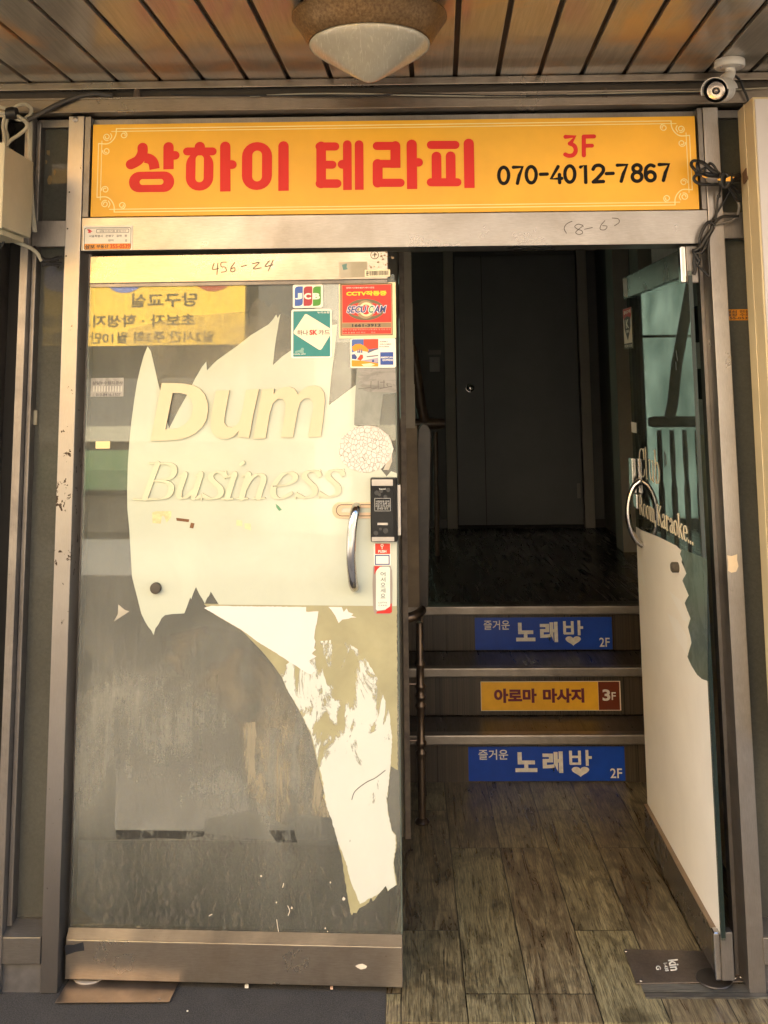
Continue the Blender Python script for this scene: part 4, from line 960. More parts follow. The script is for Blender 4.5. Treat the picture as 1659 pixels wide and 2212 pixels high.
a0 = bx(*cL((638, 1396)), *cL((790, 1500)), GY); MB().prism([rrect(*a0, .0005), list(reversed(rrect(a0[0] + .003, a0[1] - .003, a0[2] + .003, a0[3] - .003, .0004)))], gf, .0026).build('border', M_NAVY, s7)
s8 = MB().prism([pxs([(624, 1512), (800, 1512), (816, 1560), (820, 1700), (816, 1960), (800, 2005), (760, 2014), (640, 2012), (620, 1970), (612, 1700), (618, 1540)], GY, cL)], gf, .0016, .0021).build('sticker', m_film('worn_sticker', (.34, .29, .25), rough=.3), ld, 'tall welcome sticker with vertical Korean lettering')
MB().prism([pxs([(632, 1512), (716, 1512), (660, 1548), (632, 1605)], GY, cL)], gf, .0024).build('corner', ink('welcome_red', (200, 40, 36)), s8)
MB().prism([pxs([(812, 1895), (814, 1990), (790, 2004), (650, 2006), (660, 1985), (745, 1970)], GY, cL)], gf, .0024).build('corner', ink('welcome_red', (200, 40, 36)), s8)
MB().prism([pxs([(690, 1520), (785, 1520), (795, 1530), (796, 1930), (745, 1965), (660, 1975), (648, 1960), (648, 1570), (665, 1545)], GY, cL)], gf, .0027).build('ground', ink('welcome_pale', (218, 226, 214)), s8)
for i, ch in enumerate('어서오세요'):
    u0, v0 = cL((697, 1572 + i * 57)); u1, v1 = cL((746, 1618 + i * 57)); put_text(ch, bx(u0, v0, u1, v1, GY), gf, .0030, 'lettering', M_TXT, s8, .0)
u0, v0 = cL((674, 1885)); u1, v1 = cL((764, 1900)); put_text('LOTTE', bx(u0, v0, u1, v1, GY), gf, .0030, 'lettering', M_TXT, s8)
u0, v0 = cL((674, 1914)); u1, v1 = cL((764, 1928)); put_text('CARD', bx(u0, v0, u1, v1, GY), gf, .0030, 'lettering', M_TXT, s8, 0, 0, 1.3)
# strip of black tape at the foot, specks of plaster on the glass
MB().prism([pxs([(140, 2041), (160, 2040), (181, 2034), (183, 2052), (165, 2055), (143, 2063)], RY - .001)], front(RY - .001), .0005, .0015).build('black_tape', flat('black_tape', (.012, .014, .02), .5), brl)
mb = MB()
for u, v, r in ((633, 1951, 3), (745, 1930, 5), (567, 1884, 2), (716, 1895, 2), (705, 1993, 2), (710, 2000, 1.6), (748, 2017, 2.5), (600, 1940, 2)):
    q = W(u, v, GY); r = r / 950
    mb.prism([[(q.x + r * random.uniform(.6, 1.2) * math.cos(t), q.z + r * random.uniform(.6, 1.4) * math.sin(t)) for t in [2 * PI * i / 7 for i in range(7)]]], gf, .0008)
for P in ([(1040, 555), (1044, 585), (1050, 620)], [(1088, 495), (1096, 515), (1090, 535)], [(1070, 398), (1066, 415)], [(745, 545), (758, 538)]):
    mb.prism([stroke(pxs(smooth_path(P, 4), GY, cC), .0016, 'rr')], gf, .0009)
mb.build('plaster_speck', ink('plaster_white', (226, 214, 196)), ld)
ld.rotation_euler = (0, 0, math.radians(-2.3))
MB().prism([pxs([(1380, 748), (1395, 740), (1412, 736), (1432, 746), (1428, 756), (1405, 762)], RY, cC)], front(RY), .0006).build('glue_spot', ink('plaster_white', (226, 214, 196)), brl)

# ================================================================== OPEN GLASS LEAF (right), swung inwards
DX = .9265; DK = .0107
dfr = lambda a, b, d: Vector((DX + DK * -a - d, -a, b))       # a = -Y (reads left to right), b = Z, d towards the passage
def dpx(pts, cr):
    o = []
    for p in pts:
        u, v = cr(p) if cr else p
        q = WX(u, v, DX + .004); q = WX(u, v, DX + DK * q.y); o.append((-q.y, q.z))
    return o
rd = thing('glass_door', 'open glass door leaf with tall white lower film and ring handle', 'door', (DX, .47, .02))
YE = .935; DT = .011
def dbox(mb, y0, y1, d0, d1, z0, z1): return mb.hexa([dfr(-y0, z0, d1), dfr(-y0, z0, d0), dfr(-y1, z0, d0), dfr(-y1, z0, d1), dfr(-y0, z1, d1), dfr(-y0, z1, d0), dfr(-y1, z1, d0), dfr(-y1, z1, d1)])
M_GL2 = m_glass('green_tinted_glass', (.25, .29, .26), .20, (.72, .82, .77), False, .6)
dbox(MB(), .004, YE, -DT, 0, .100, 2.045).build('glass_pane', M_GL2, rd)
dbox(MB(), .0005, .0035, -DT - .0006, .0006, .108, 2.03).build('edge_strip', flat('dark_glass_edge', (.012, .022, .019), .15), rd)
M_RAIL2 = steel('dark_door_rail', (.26, .225, .19), .24, (.6, 9, 9), .35, (.06, .045, .035))
tr2 = dbox(MB(), .045, YE, -DT - .012, .012, 2.033, 2.118).build('top_rail', M_RAIL2, rd, bevel=.002)
br2 = dbox(MB(), .045, YE, -DT - .014, .014, -.012, .104).build('bottom_rail', M_RAIL2, rd, bevel=.002)
dbox(MB(), .028, YE, -.004, .0145, .1045, .110).build('rail_cap', flat('tan_cap', (.24, .16, .095), .4), br2)
for nm, z0, z1, par in (('end_cap', -.012, .118, br2), ('end_cap', 2.008, 2.125, tr2)):
    dbox(MB(), .010, .044, .002, .020, z0, z1).build(nm, M_CHROME, par, bevel=.006, seg=3)
    dbox(MB(), .012, .044, -DT - .024, .0015, z0, z1).build(nm, M_STEEL_D, par, bevel=.003)
cR = crop(2200, 850, .5875); cR2 = crop(2200, 2000, .859)
w_ = dpx([(283, 22), (360, 52), (440, 92), (447, 100), (461, 112), (455, 128), (464, 150), (462, 165), (474, 190), (484, 214), (470, 236), (466, 246), (480, 280), (494, 312), (482, 332), (476, 346), (488, 380), (502, 414), (494, 440), (490, 452), (500, 490), (506, 522), (496, 555), (488, 584), (505, 622), (530, 662), (552, 682), (575, 690)], cR2)
wl = [(-.012, w_[-1][1]), (-.012, .112), (-YE + .003, .112), (-YE + .003, w_[0][1])]
wl = [(a, b) for a, b in wl]
MB().prism([w_ + wl], dfr, .0010, .0014).build('white_film', m_film('door_white_film', (.93, .88, .80), rough=.5, mottle=.05, coat=.08), rd, 'tall white film with a ragged right edge')
t_ = dpx([(447, 100), (575, 150), (578, 690), (552, 682), (530, 662), (505, 622), (488, 584), (506, 522), (490, 452), (502, 414), (476, 346), (494, 312), (466, 246), (484, 214), (464, 150), (455, 128)], cR2)
MB().prism([t_], dfr, .0006).build('frosted_film', m_film('frosted_green_film', (.17, .215, .175), .72, .9, (1, 1, 1), 8, .3), rd, 'greenish frosted film beside the white film')
for P in ([(405, 290), (455, 330), (480, 380), (495, 430), (470, 420)], [(400, 390), (445, 420), (490, 500), (486, 575), (440, 500)], [(265, 120), (290, 180), (300, 275), (272, 200)]):
    MB().prism([dpx(P, cR2)], dfr, .0018).build('film_crease', m_film('creased_film', (.95, .91, .85), rough=.42, mottle=.03, coat=.1), rd)
# serif lettering on the glass
M_LW = flat('ivory_lettering', lin((240, 228, 205)), .45, 0, .04, 6)
def serif_word(glyphs, cr, name, label, weight):
    mb = MB(); k = 0
    for s_ in glyphs:
        k += 1; mb.prism([stroke([(a, b) for a, b in dpx(smooth_path(s_, 6), cr)], 0, 'rr', (weight, .001), .0042)], dfr, .0008, .0016 + .00003 * k)
    return mb.build(name, M_LW, rd, label)
# control grid: x in glyph units mapped on a slanted line of text
def glyph(ch):
    G = {'C': [[(.86, .72), (.80, .92), (.52, 1.), (.2, .85), (.08, .5), (.2, .15), (.52, 0), (.80, .08), (.90, .26)], [(.88, .98), (.88, .68)]],
         'l': [[(.3, 1.05), (.3, 0)], [(.1, 1.03), (.3, 1.05)], [(.05, 0), (.55, 0)]],
         'u': [[(.2, .66), (.2, .2), (.34, .02), (.55, .04), (.74, .18)], [(.76, .66), (.76, .0)], [(.02, .66), (.2, .66)], [(.60, .66), (.76, .66)], [(.76, 0), (.94, 0)]],
         'b': [[(.2, 1.05), (.2, .0)], [(.02, 1.03), (.2, 1.05)], [(.2, .52), (.42, .68), (.66, .62), (.80, .34), (.68, .05), (.42, -.01), (.2, .12)]],
         'R': [[(.22, 1.), (.22, 0)], [(.02, 1.), (.22, 1.)], [(.02, 0), (.44, 0)], [(.22, 1.), (.58, 1.), (.76, .86), (.74, .64), (.54, .52), (.22, .5)], [(.5, .5), (.66, .3), (.84, .03), (.98, 0)]],
         'o': [[(.46, .68), (.18, .58), (.08, .33), (.20, .08), (.46, -.02), (.74, .08), (.86, .33), (.74, .58), (.46, .68)]],
         'm': [[(.12, .66), (.12, 0)], [(.0, .66), (.12, .66)], [(.0, 0), (.24, 0)], [(.12, .48), (.3, .67), (.46, .62), (.5, .45), (.5, 0)], [(.40, 0), (.62, 0)], [(.5, .48), (.68, .67), (.84, .62), (.88, .45), (.88, 0)], [(.78, 0), (1., 0)]],
         ',': [[(.2, .06), (.22, .0), (.1, -.16)]],
         'K': [[(.2, 1.), (.2, 0)], [(.02, 1.), (.4, 1.)], [(.02, 0), (.4, 0)], [(.84, 1.), (.52, .72), (.24, .45)], [(.42, .6), (.64, .3), (.9, .0)], [(.72, 1.), (.94, 1.)], [(.74, 0), (1., 0)]],
         'a': [[(.16, .52), (.24, .64), (.46, .68), (.64, .58), (.66, .4), (.66, .1), (.74, .0), (.86, .04)], [(.66, .4), (.40, .34), (.16, .24), (.12, .08), (.28, -.02), (.5, .04), (.66, .16)]],
         'r': [[(.24, .66), (.24, 0)], [(.04, .66), (.24, .66)], [(.04, 0), (.48, 0)], [(.24, .44), (.42, .64), (.62, .66), (.72, .58)]],
         'k': [[(.2, 1.05), (.2, 0)], [(.02, 1.03), (.2, 1.05)], [(.02, 0), (.4, 0)], [(.76, .66), (.5, .48), (.24, .3)], [(.42, .42), (.62, .2), (.84, 0)], [(.64, .66), (.88, .66)], [(.7, 0), (.98, 0)]],
         'e': [[(.10, .36), (.82, .38), (.76, .58), (.5, .68), (.22, .58), (.09, .33), (.2, .08), (.5, -.02), (.84, .14)]],
         '.': [[(.25, .05), (.26, .03)]]}
    return G[ch]
def word(txt, widths, a0, a1, b0, h, name, label, weight):
    """laid along the door plane: a from a0 to a1, baseline b0, cap height h"""
    tot = sum(widths); x = a0; mb = MB(); k = 0; sx = (a1 - a0) / tot
    for ch, wd in zip(txt, widths):
        if ch != ' ':
            for s_ in glyph(ch):
                k += 1
                P = [(x + px0 * wd * .96 * sx, b0 + py * h) for px0, py in smooth_path(s_, 6)]
                mb.prism([stroke(P, 0, 'rr', (weight, .0006), .0020)], dfr, .0008, .0014 + .00003 * k)
        x += wd * sx
    return mb.build(name, M_LW, rd, label)
pa = dpx([(402, 1635), (540, 1665), (404, 1440), (400, 1878), (757, 2050), (402, 1765), (757, 1925)], cR)
word('Club', (.95, .5, .82, .8), pa[0][0], pa[1][0], pa[0][1], .105, 'lettering', 'ivory serif word Club', .010)
word('Room, Karaoke...', (.9, .72, .72, 1., .34, .18, .95, .7, .66, .7, .72, .85, .72, .3, .3, .3), pa[3][0], pa[4][0] , pa[3][1] - .002, .068, 'lettering', 'ivory serif words Room, Karaoke...', .0075)
# stickers on the open leaf
b0_ = dpx([(295, 560), (358, 808)], cR); (a0, z1), (a1, z0) = b0_
k1 = MB().prism([rrect(a0, a1, z0, z1, .003)], dfr, .0010, .0014).build('sticker', M_PAPER, rd, 'security sticker with a black shield')
hz = z1 - z0; wz = a1 - a0
MB().prism([[(a0, z1), (a1, z1), (a1, z1 - .20 * hz), (a0 + .82 * wz, z1 - .33 * hz), (a0 + .5 * wz, z1 - .38 * hz), (a0 + .18 * wz, z1 - .33 * hz), (a0, z1 - .2 * hz)]], dfr, .0018).build('band', ink('shield_red', (196, 36, 44)), k1)
MB().prism([[(a0 + .14 * wz, z1 - .24 * hz), (a0 + .5 * wz, z1 - .20 * hz), (a0 + .86 * wz, z1 - .24 * hz), (a0 + .86 * wz, z1 - .48 * hz), (a0 + .68 * wz, z1 - .66 * hz), (a0 + .5 * wz, z1 - .80 * hz), (a0 + .32 * wz, z1 - .66 * hz), (a0 + .14 * wz, z1 - .48 * hz)]], dfr, .0021).build('emblem', M_TXT, k1)
put_text('K', (a0 + .33 * wz, a0 + .68 * wz, z1 - .50 * hz, z1 - .28 * hz), dfr, .0024, 'lettering', M_WHITE, k1, .03)
put_text('경비', (a0 + .33 * wz, a0 + .68 * wz, z1 - .62 * hz, z1 - .54 * hz), dfr, .0024, 'lettering', M_WHITE, k1, .03)
put_text('경비구역', (a0 + .08 * wz, a0 + .92 * wz, z1 - .15 * hz, z1 - .05 * hz), dfr, .0021, 'lettering', M_WHITE, k1, .03)
MB().prism([[(a0, z0), (a1, z0), (a1, z0 + .13 * hz), (a0, z0 + .13 * hz)]], dfr, .0018).build('band', M_TXT, k1)
put_text('무인경비 시스템', (a0 + .06 * wz, a0 + .94 * wz, z0 + .03 * hz, z0 + .10 * hz), dfr, .0021, 'lettering', M_WHITE, k1, .02)
q = dpx([(348, 1288), (384, 1362)], cR); MB().prism([rrect(q[0][0], q[1][0], q[1][1], q[0][1], .002)], dfr, .001).build('sticker', M_PAPER, rd, 'small white label near the free edge')
q = dpx([(312, 362), (345, 480)], cR); MB().prism([[(q[0][0], q[0][1]), (q[1][0], q[0][1] - .002), (q[1][0], q[1][1]), (q[0][0] + .01, q[1][1] + .012)]], dfr, .013).build('paper_scrap', M_PAPER, tr2)
# dark scratches
mb = MB()
for k, P in enumerate(([(640, 832), (648, 885)], [(638, 905), (640, 945)], [(560, 1480), (566, 1575)], [(570, 1500), (575, 1560)])):
    mb.prism([stroke(dpx(P, cR), .009, 'rr')], dfr, .0006 + .0001 * k)
mb.build('scratch', flat('scratch_dark', (.09, .09, .085), .6), rd)
# rubber stop and dried drops
q = dpx([(448, 187)], cR2)[0]; c0 = dfr(q[0], q[1], .001)
MB().lathe([(.0155, 0), (.017, .002), (.017, .020), (.013, .024)], c0, (Vector((0, 1, 0)), Vector((0, 0, 1)), Vector((-1, 0, 0))), 20).build('door_bumper', M_RUBBER, rd, smooth=True)
# bowed handle, both sides, and the lock bodies at the free edge
hp = dpx([(408, 1672), (410, 2078)], cR)
ya = -hp[0][0]; za, zb = hp[0][1], hp[1][1]
for sgn, nm in ((1, 'pull_handle'), (-1, 'pull_handle')):
    P = []
    for i in range(15):
        t = i / 14; dd = (.052 if sgn > 0 else .050) * math.sin(PI * t) ** .55
        P.append(dfr(-ya, za + (zb - za) * t, (.002 + dd) if sgn > 0 else -(DT + .002 + dd)))
    MB().tube(P, .0115, 14).build(nm, M_CHROME, rd, smooth=True)
for v0, v1, dd, yy in ((988, 1062, .020, YE - .03), (1062, 1092, .012, YE - .05)):
    z0 = WX(1362, v1, DX).z; z1 = WX(1362, v0, DX).z
    dbox(MB(), yy - .028, yy + .028, .001, dd, z0, z1).build('lock_body', M_CHROME, rd, bevel=.004)
    dbox(MB(), yy - .028, yy + .028, -DT - dd, -DT - .001, z0, z1).build('lock_body', M_CHROME, rd, bevel=.004)

# ================================================================== FLOOR SPRING COVERS
def plate(name, label, px, z, m):
    t = thing(name, label, 'floor plate', tuple(WZ(*px[0], FZ))); t.location.z = FZ
    P = [tuple(WZ(u, v, FZ + z))[:2] for u, v in px]
    MB().prism([P], lambda a, b, d: Vector((a, b, FZ + d)), .0045, z).build('cover_plate', m, t, bevel=.001)
    return t
kp = plate('floor_hinge_cover', 'dark steel floor hinge cover lettered kin under the open leaf', [(1347, 2050), (1570, 2055), (1606, 2120), (1374, 2124)], .008, M_STEEL_K)
gfr = lambda a, b, d: Vector((a, b, .0085 + d))
def gtext(txt, pts, bold=0):
    """pts: pixel positions of the text box: baseline start, baseline end, top start (text turned on the floor)"""
    A, B, C = [WZ(u, v, FZ + .0085) for u, v in pts]; ex = B - A; ey = C - A
    put_text(txt, (0, 1, 0, 1), lambda a, b, d: A + ex * a + ey * b + Vector((0, 0, .0006)), 0, 'lettering', M_WHITE, kp, bold)
gtext('kin', [(1443, 2074), (1449, 2098), (1464, 2072)], .03)
gtext('1-438', [(1433, 2081), (1437, 2099), (1441, 2080)], .02)
gtext('G', [(1416, 2087), (1418, 2096), (1426, 2086)], .02)
for u, v in ((1588, 2112), (1600, 2110), (1384, 2118), (1352, 2054)):
    q = WZ(u, v, FZ + .0085); MB().lathe([(.0045, 0), (.004, .0015)], (q.x, q.y, FZ + .0081), 'Z', 10).build('screw', M_CHROME, kp)
q = WZ(1530, 2090, .008); MB().lathe([(.052, 0), (.050, .003), (.030, .006)], (.915, .060, FZ + .0082), 'Z', 28).build('pivot_collar', flat('dark_collar', (.06, .05, .042), .4, .5), kp, smooth=True)
lp_ = plate('floor_hinge_cover', 'brownish steel floor hinge cover under the closed leaf', [(152, 2112), (390, 2112), (366, 2164), (118, 2166)], .006, flat('tarnished_copper_steel', (.21, .165, .13), .4, .8, .35, 7))
q = WZ(189, 2118, FZ + .006); MB().lathe([(.048, 0), (.047, .004), (.02, .005)], (q.x, q.y + .026, FZ + .0062), 'Z', 24).build('pivot_collar', flat('worn_grey_collar', (.36, .32, .28), .5), lp_, smooth=True)
q = WZ(345, 2158, FZ + .006); MB().lathe([(.004, 0), (.0035, .0015)], (q.x, q.y, FZ + .0062), 'Z', 10).build('screw', M_STEEL_K, lp_)

# ================================================================== SIDE LIGHTS
M_GLS = m_glass('dull_side_glass', (.115, .115, .10), .92, (.5, .52, .48), False, .15)
def sidelight(label, xa, xb, outer, mirror):
    t = thing('side_window', label, 'window', ((xa + xb) / 2, .05, 0))
    MB().box(outer[0], outer[1], -.01, .12, FZ - .02, 2.572).build('frame', M_STEEL_D, t, bevel=.002)
    io = outer[1] if mirror else outer[0]
    # stepped inner bead
    if mirror: MB().box(outer[1] + .001, outer[1] + .016, .02, .11, .13, 2.56).build('glazing_bead', M_STEEL_D, t, bevel=.003)
    else: MB().box(outer[0] - .016, outer[0] - .001, .02, .11, .13, 2.56).build('glazing_bead', M_STEEL_D, t, bevel=.003)
    MB().box(xa, xb, .062, .070, .11, 2.56).build('glass_pane', M_GLS, t)
    MB().box(xa, xb, .015, .10, 2.148, 2.232).build('transom', M_STEEL_D, t, bevel=.002)
    MB().box(xa, xb, .035, .10, 2.545, 2.571).build('top_frame', M_STEEL_D, t, bevel=.002)
    s_ = MB().box(xa - .004, xb, -.005, .10, .040, .112).build('sill', M_STEEL_H, t, bevel=.002)
    MB().hexa([(xa - .004, -.004, .1125), (xb, -.004, .1125), (xb, .098, .1125), (xa - .004, .098, .1125), (xa, .05, .135), (xb, .05, .135), (xb, .098, .135), (xa, .098, .135)]).build('sill_slope', M_STEEL_H, s_)
    MB().box(xa - .002, xb, .008, .10, FZ - .03, .039).build('plinth', flat('grimy_plinth', (.085, .08, .08), .8, 0, .25, 20), t)
    return t
sl1 = sidelight('narrow dim side window left of the jamb with scuffed grey glass', -1.160, XL0 - .001, (-1.186, -1.161), True)
sl2 = sidelight('narrow greenish side window right of the jamb beside the sign box', XR1 + .001, 1.150, (1.151, 1.176), False)
# things behind the left side glass: pale board, taped paper
mb = MB().box(-1.34, -1.052, .25, .27, .0, 2.9)
struct(mb.build('wall', flat('side_lining', (.13, .125, .10), .8, 0, .15, 3)))
mb = MB().box(1.052, 1.14, .135, .15, .0, 2.9)
struct(mb.build('wall', flat('side_lining_green', (.13, .14, .105), .8, 0, .15, 3)))
q0 = W(80, 668, .075); q1 = W(106, 590, .075)
MB().box(q0.x, -1.052, .0705, .073, q0.z, q1.z).build('paper_patch', flat('pale_green_paper', (.20, .21, .17), .7), sl1)
q0 = W(73, 790, .075); q1 = W(130, 655, .075)
MB().box(q0.x, -1.052, .0705, .0725, q0.z, q1.z - .012).build('paper_patch', flat('brown_paper', (.15, .135, .095), .7), sl1)
q = W(72, 900, .062); MB().box(q.x - .012, q.x + .016, .048, .0615, q.z - .026, q.z + .02).build('latch', flat('ivory_latch', (.32, .29, .21), .5), sl1, bevel=.003)
MB().box(q.x - .010, q.x - .004, .056, .0612, q.z + .02, 1.95).build('seal_strip', flat('grey_seal', (.24, .23, .21), .5), sl1)
mb = MB()
for u, v, r in ((97, 275, 6), (104, 330, 5), (118, 372, 4), (108, 388, 7), (100, 350, 3)):
    q = W(u, v, .062); r /= 680
    mb.prism([[(q.x + r * random.uniform(.5, 1.) * math.cos(a), q.z + r * random.uniform(.8, 2.2) * math.sin(a)) for a in [2 * PI * i / 8 for i in range(8)]]], front(.0615), .0005)
mb.build('torn_tape', flat('ochre_tape', (.22, .15, .06), .6), sl1)
q0 = W(1582, 692, .06); q1 = W(1610, 668, .06)
o_ = MB().box(XR1 + .006, q1.x + .02, .0585, .0612, q0.z, q1.z).build('sticker', ink('orange_notice', (214, 140, 30)), sl2, 'orange notice sticker on the side glass')
put_text('열쇠 전문\n출장 수리\n355-0539', (XR1 + .009, q1.x + .016, q0.z + .003, q1.z - .003), front(.0585), .0005, 'lettering', M_TXT, o_, .02)
# far left: dark jamb of the neighbouring shop
nf = thing('neighbour_frame', 'thin steel frame edge at the far left beside the dark gap', 'frame', (-1.29, .0, 0))
MB().box(-1.30, -1.262, -.03, .10, FZ - .02, 2.57).build('frame', M_STEEL_D, nf, bevel=.002)
struct(MB().box(-1.46, -1.187, .10, .25, -.05, 2.70).build('wall', M_DARK))
struct(MB().box(1.177, 1.46, .10, .25, -.05, 2.70).build('wall', M_DARK))

# ================================================================== ELECTRIC BOX AND ITS CABLES (left)
eb = thing('junction_box', 'cream metal junction box on the left with cables on top', 'electrical box', (-1.2, -.2, 2.15))
M_CREAM = flat('cream_enamel', (.42, .37, .25), .45, 0, .08, 9)
MB().box(-1.42, -1.118, -.335, -.105, 2.158, 2.398).build('body', M_CREAM, eb, bevel=.004)
MB().box(-1.40, -1.130, -.30, -.13, 2.140, 2.157).build('base', M_CREAM, eb, bevel=.004)
MB().box(-1.424, -1.114, -.345, -.3355, 2.152, 2.404).build('lid', M_CREAM, eb, bevel=.003)
wb = thing('cable_bundle', 'ivory cables looped and taped above the cream junction box', 'cables', (-1.25, -.06, 2.5), 'cable bundles')
def cab(pts, r, name, m, parent, sub=6, y=None):
    P = []
    for u, v, yy in pts: P.append(tuple(W(u, v, yy)))
    return MB().tube(smooth_path(P, sub), r, 8).build(name, m, parent, smooth=True)
cE = crop(0, 350, .475)
def cabE(pts, r, m=M_WHITECABLE, parent=None): return cab([(*cE((x, y_)), yy) for x, y_, yy in pts], r, 'cable', m, parent or wb)
cabE([(-30, 165, -.06), (60, 175, -.07), (150, 200, -.07), (205, 240, -.06), (215, 285, -.05), (150, 345, -.05), (90, 385, -.05), (40, 440, -.06)], .0062)
cabE([(-30, 190, -.05), (70, 195, -.06), (160, 225, -.06), (212, 205, -.05), (245, 175, -.05), (248, 130, -.06), (205, 100, -.06), (150, 105, -.07), (100, 130, -.07), (40, 130, -.07), (-30, 110, -.06)], .0058)
cabE([(60, 180, -.05), (35, 215, -.05), (25, 280, -.05), (35, 350, -.06), (30, 440, -.07)], .0062)
cabE([(90, 190, -.045), (55, 230, -.045), (45, 300, -.045), (60, 360, -.05), (55, 440, -.06)], .0058)
cabE([(212, 240, -.04), (240, 200, -.03), (246, 330, -.03), (245, 560, -.03), (255, 800, -.02), (270, 1000, -.02), (285, 1125, -.015)], .0055)
cabE([(225, 240, -.045), (233, 400, -.035), (240, 700, -.03), (255, 950, -.02), (270, 1120, -.018)], .005)
cabE([(225, 225, -.05), (330, 170, -.045), (450, 105, -.035), (560, 60, -.03), (650, 32, -.028), (760, 15, -.028), (900, 30, -.028)], .0085, flat('dark_grey_cable', (.05, .043, .036), .6))
q = W(*cE((95, 172)), -.075)
MB().lathe([(.018, -.016), (.021, 0), (.018, .016)], tuple(q), (Vector((0, 1, 0)), Vector((0, 0, 1)), Vector((1, 0, 0))), 14).build('tape_wrap', M_BLACKCABLE, wb, smooth=True)
cabE([(20, 1125, -.2), (55, 1160, -.10), (120, 1200, -.05), (220, 1240, -.02), (290, 1285, -.01), (335, 1355, -.005)], .0062)
cabE([(30, 1130, -.2), (35, 1180, -.17), (10, 1240, -.16), (-30, 1270, -.16)], .004, M_BLACKCABLE)
q = W(*cE((385, 1365)), -.004)
mb = MB()
for k in range(7):
    a = k * .5 - 1.2
    mb.tube([(q.x - .018, q.y, q.z + .004 * (k - 3)), (q.x + .01, q.y - .006 * (k % 3), q.z + .003 * (k - 3)), (q.x + .035 + .006 * (k % 3), q.y - .004, q.z + .018 * math.sin(a))], .0035, 6)
mb.tube([tuple(W(*cE((270, 1245)), .005)), tuple(W(*cE((330, 1330)), -.004)), tuple(q)], .007, 8)
mb.build('taped_end', M_BLACKCABLE, wb)
# thin wires that run along the header
hw = thing('header_wire', 'thin dark wires sagging along the top of the steel header', 'cables', (0, -.02, 2.64))
cab([(370, 204, -.028), (450, 207, -.028), (620, 206, -.03), (760, 207, -.03), (900, 203, -.03), (1060, 207, -.03), (1250, 205, -.03), (1400, 203, -.03), (1520, 200, -.03)], .0028, 'wire', M_BLACKCABLE, hw)
cab([(540, 208, -.028), (640, 203, -.032), (760, 202, -.03), (900, 206, -.03), (1130, 207, -.03), (1400, 199, -.03), (1530, 197, -.03), (1680, 188, -.03)], .0024, 'wire', M_WHITECABLE, hw)
for u, v in ((296, 200), (1305, 199)):
    q = W(u, v, -.01); MB().lathe([(.013, -.02), (.011, .0), (.009, .012)], (q.x, q.y, q.z), 'Z', 12).build('clip', flat('brown_clip', (.10, .07, .05), .6), hw)

# ================================================================== SECURITY CAMERA
M_CAMW = flat('camera_white', (.62, .58, .53), .4, 0, .04, 9)
cc = thing('security_camera', 'white bullet security camera under the plank ceiling', 'camera', tuple(W(1578, 146, -.16)))
cS2 = crop(2600, 150, .19590)
def C2(x, y_, yy): return W(*cS2((x, y_)), yy)
mc = C2(915, 560, -.14); top = CZ - .0005
MB().lathe([(.044, 0), (.046, -.003), (.046, -.020), (.043, -.0245), (.02, -.026)], (mc.x, mc.y, top), 'Z', 32).build('mount', M_CAMW, cc, smooth=True)
for a in (.3, 2.4, 4.5): MB().lathe([(.004, 0), (.003, -.002)], (mc.x + .032 * math.cos(a - 1), mc.y + .032 * math.sin(a - 1), top - .0255), 'Z', 10).build('screw', M_CHROME, cc)
fc = C2(640, 1000, -.26); bk = C2(900, 985, -.13)
ax = (bk - fc).normalized(); L_ = .125
bk = fc + ax * L_
ey = Vector((0, 0, 1)); ey = (ey - ax * ey.dot(ax)).normalized(); ex = ey.cross(ax)
AX = (ex, ey, ax)
MB().lathe([(.0335, .014), (.0345, .020), (.0345, .062), (.0335, .064), (.0335, .068), (.0345, .070), (.0345, .088), (.032, .108), (.024, L_)], fc, AX, 36).build('body', M_CAMW, cc, smooth=True)
MB().lathe([(.027, .010), (.0325, .004), (.0345, .000), (.0350, .006), (.0345, .0135)], fc, AX, 36).build('front_ring', M_BLACK, cc, smooth=True)
lz = MB().lathe([(.0265, .0098), (.0262, .004), (.018, .0065), (.0105, .0062)], fc, AX, 32).build('lens_plate', flat('lens_reflector', (.45, .37, .30), .2, .75), cc, smooth=True)
MB().lathe([(.0105, .006), (.0108, .001), (.0078, .001), (.0075, .0045)], fc, AX, 28).build('lens_ring', M_BLACK, lz, smooth=True)
MB().lathe([(.0074, .0042), (.005, .0026), (.001, .002)], fc, AX, 20).build('lens', flat('lens_glass', (.30, .24, .20), .08, .5), lz, smooth=True)
# curved sun hood over the body
mb = MB(); N = 22
for i in range(N):
    a0, a1 = math.radians(-12 + 192 * i / N), math.radians(-12 + 192 * (i + 1) / N)
    P = []
    for r in (.0375, .0400):
        for a in (a0, a1):
            for h in (-.014, .105): P.append(fc + ax * h + (ex * math.cos(a) + ey * math.sin(a)) * r)
    mb.hexa([P[0], P[2], P[3], P[1], P[4], P[6], P[7], P[5]])
mb.build('sun_hood', M_CAMW, cc)
nk = [Vector((mc.x, mc.y, top - .02)), Vector((mc.x, mc.y, top - .045)), bk - ax * .018 + ey * .03, bk - ax * .022 + ey * .012]
MB().tube(smooth_path([tuple(v) for v in nk], 6), .0155, 16).build('bracket_arm', M_CAMW, cc, smooth=True)
cab([(1584, 160, -.10), (1597, 172, -.06), (1605, 190, -.04), (1614, 210, -.035), (1618, 232, -.03), (1616, 250, -.03)], .004, 'cable', M_BLACKCABLE, cc)

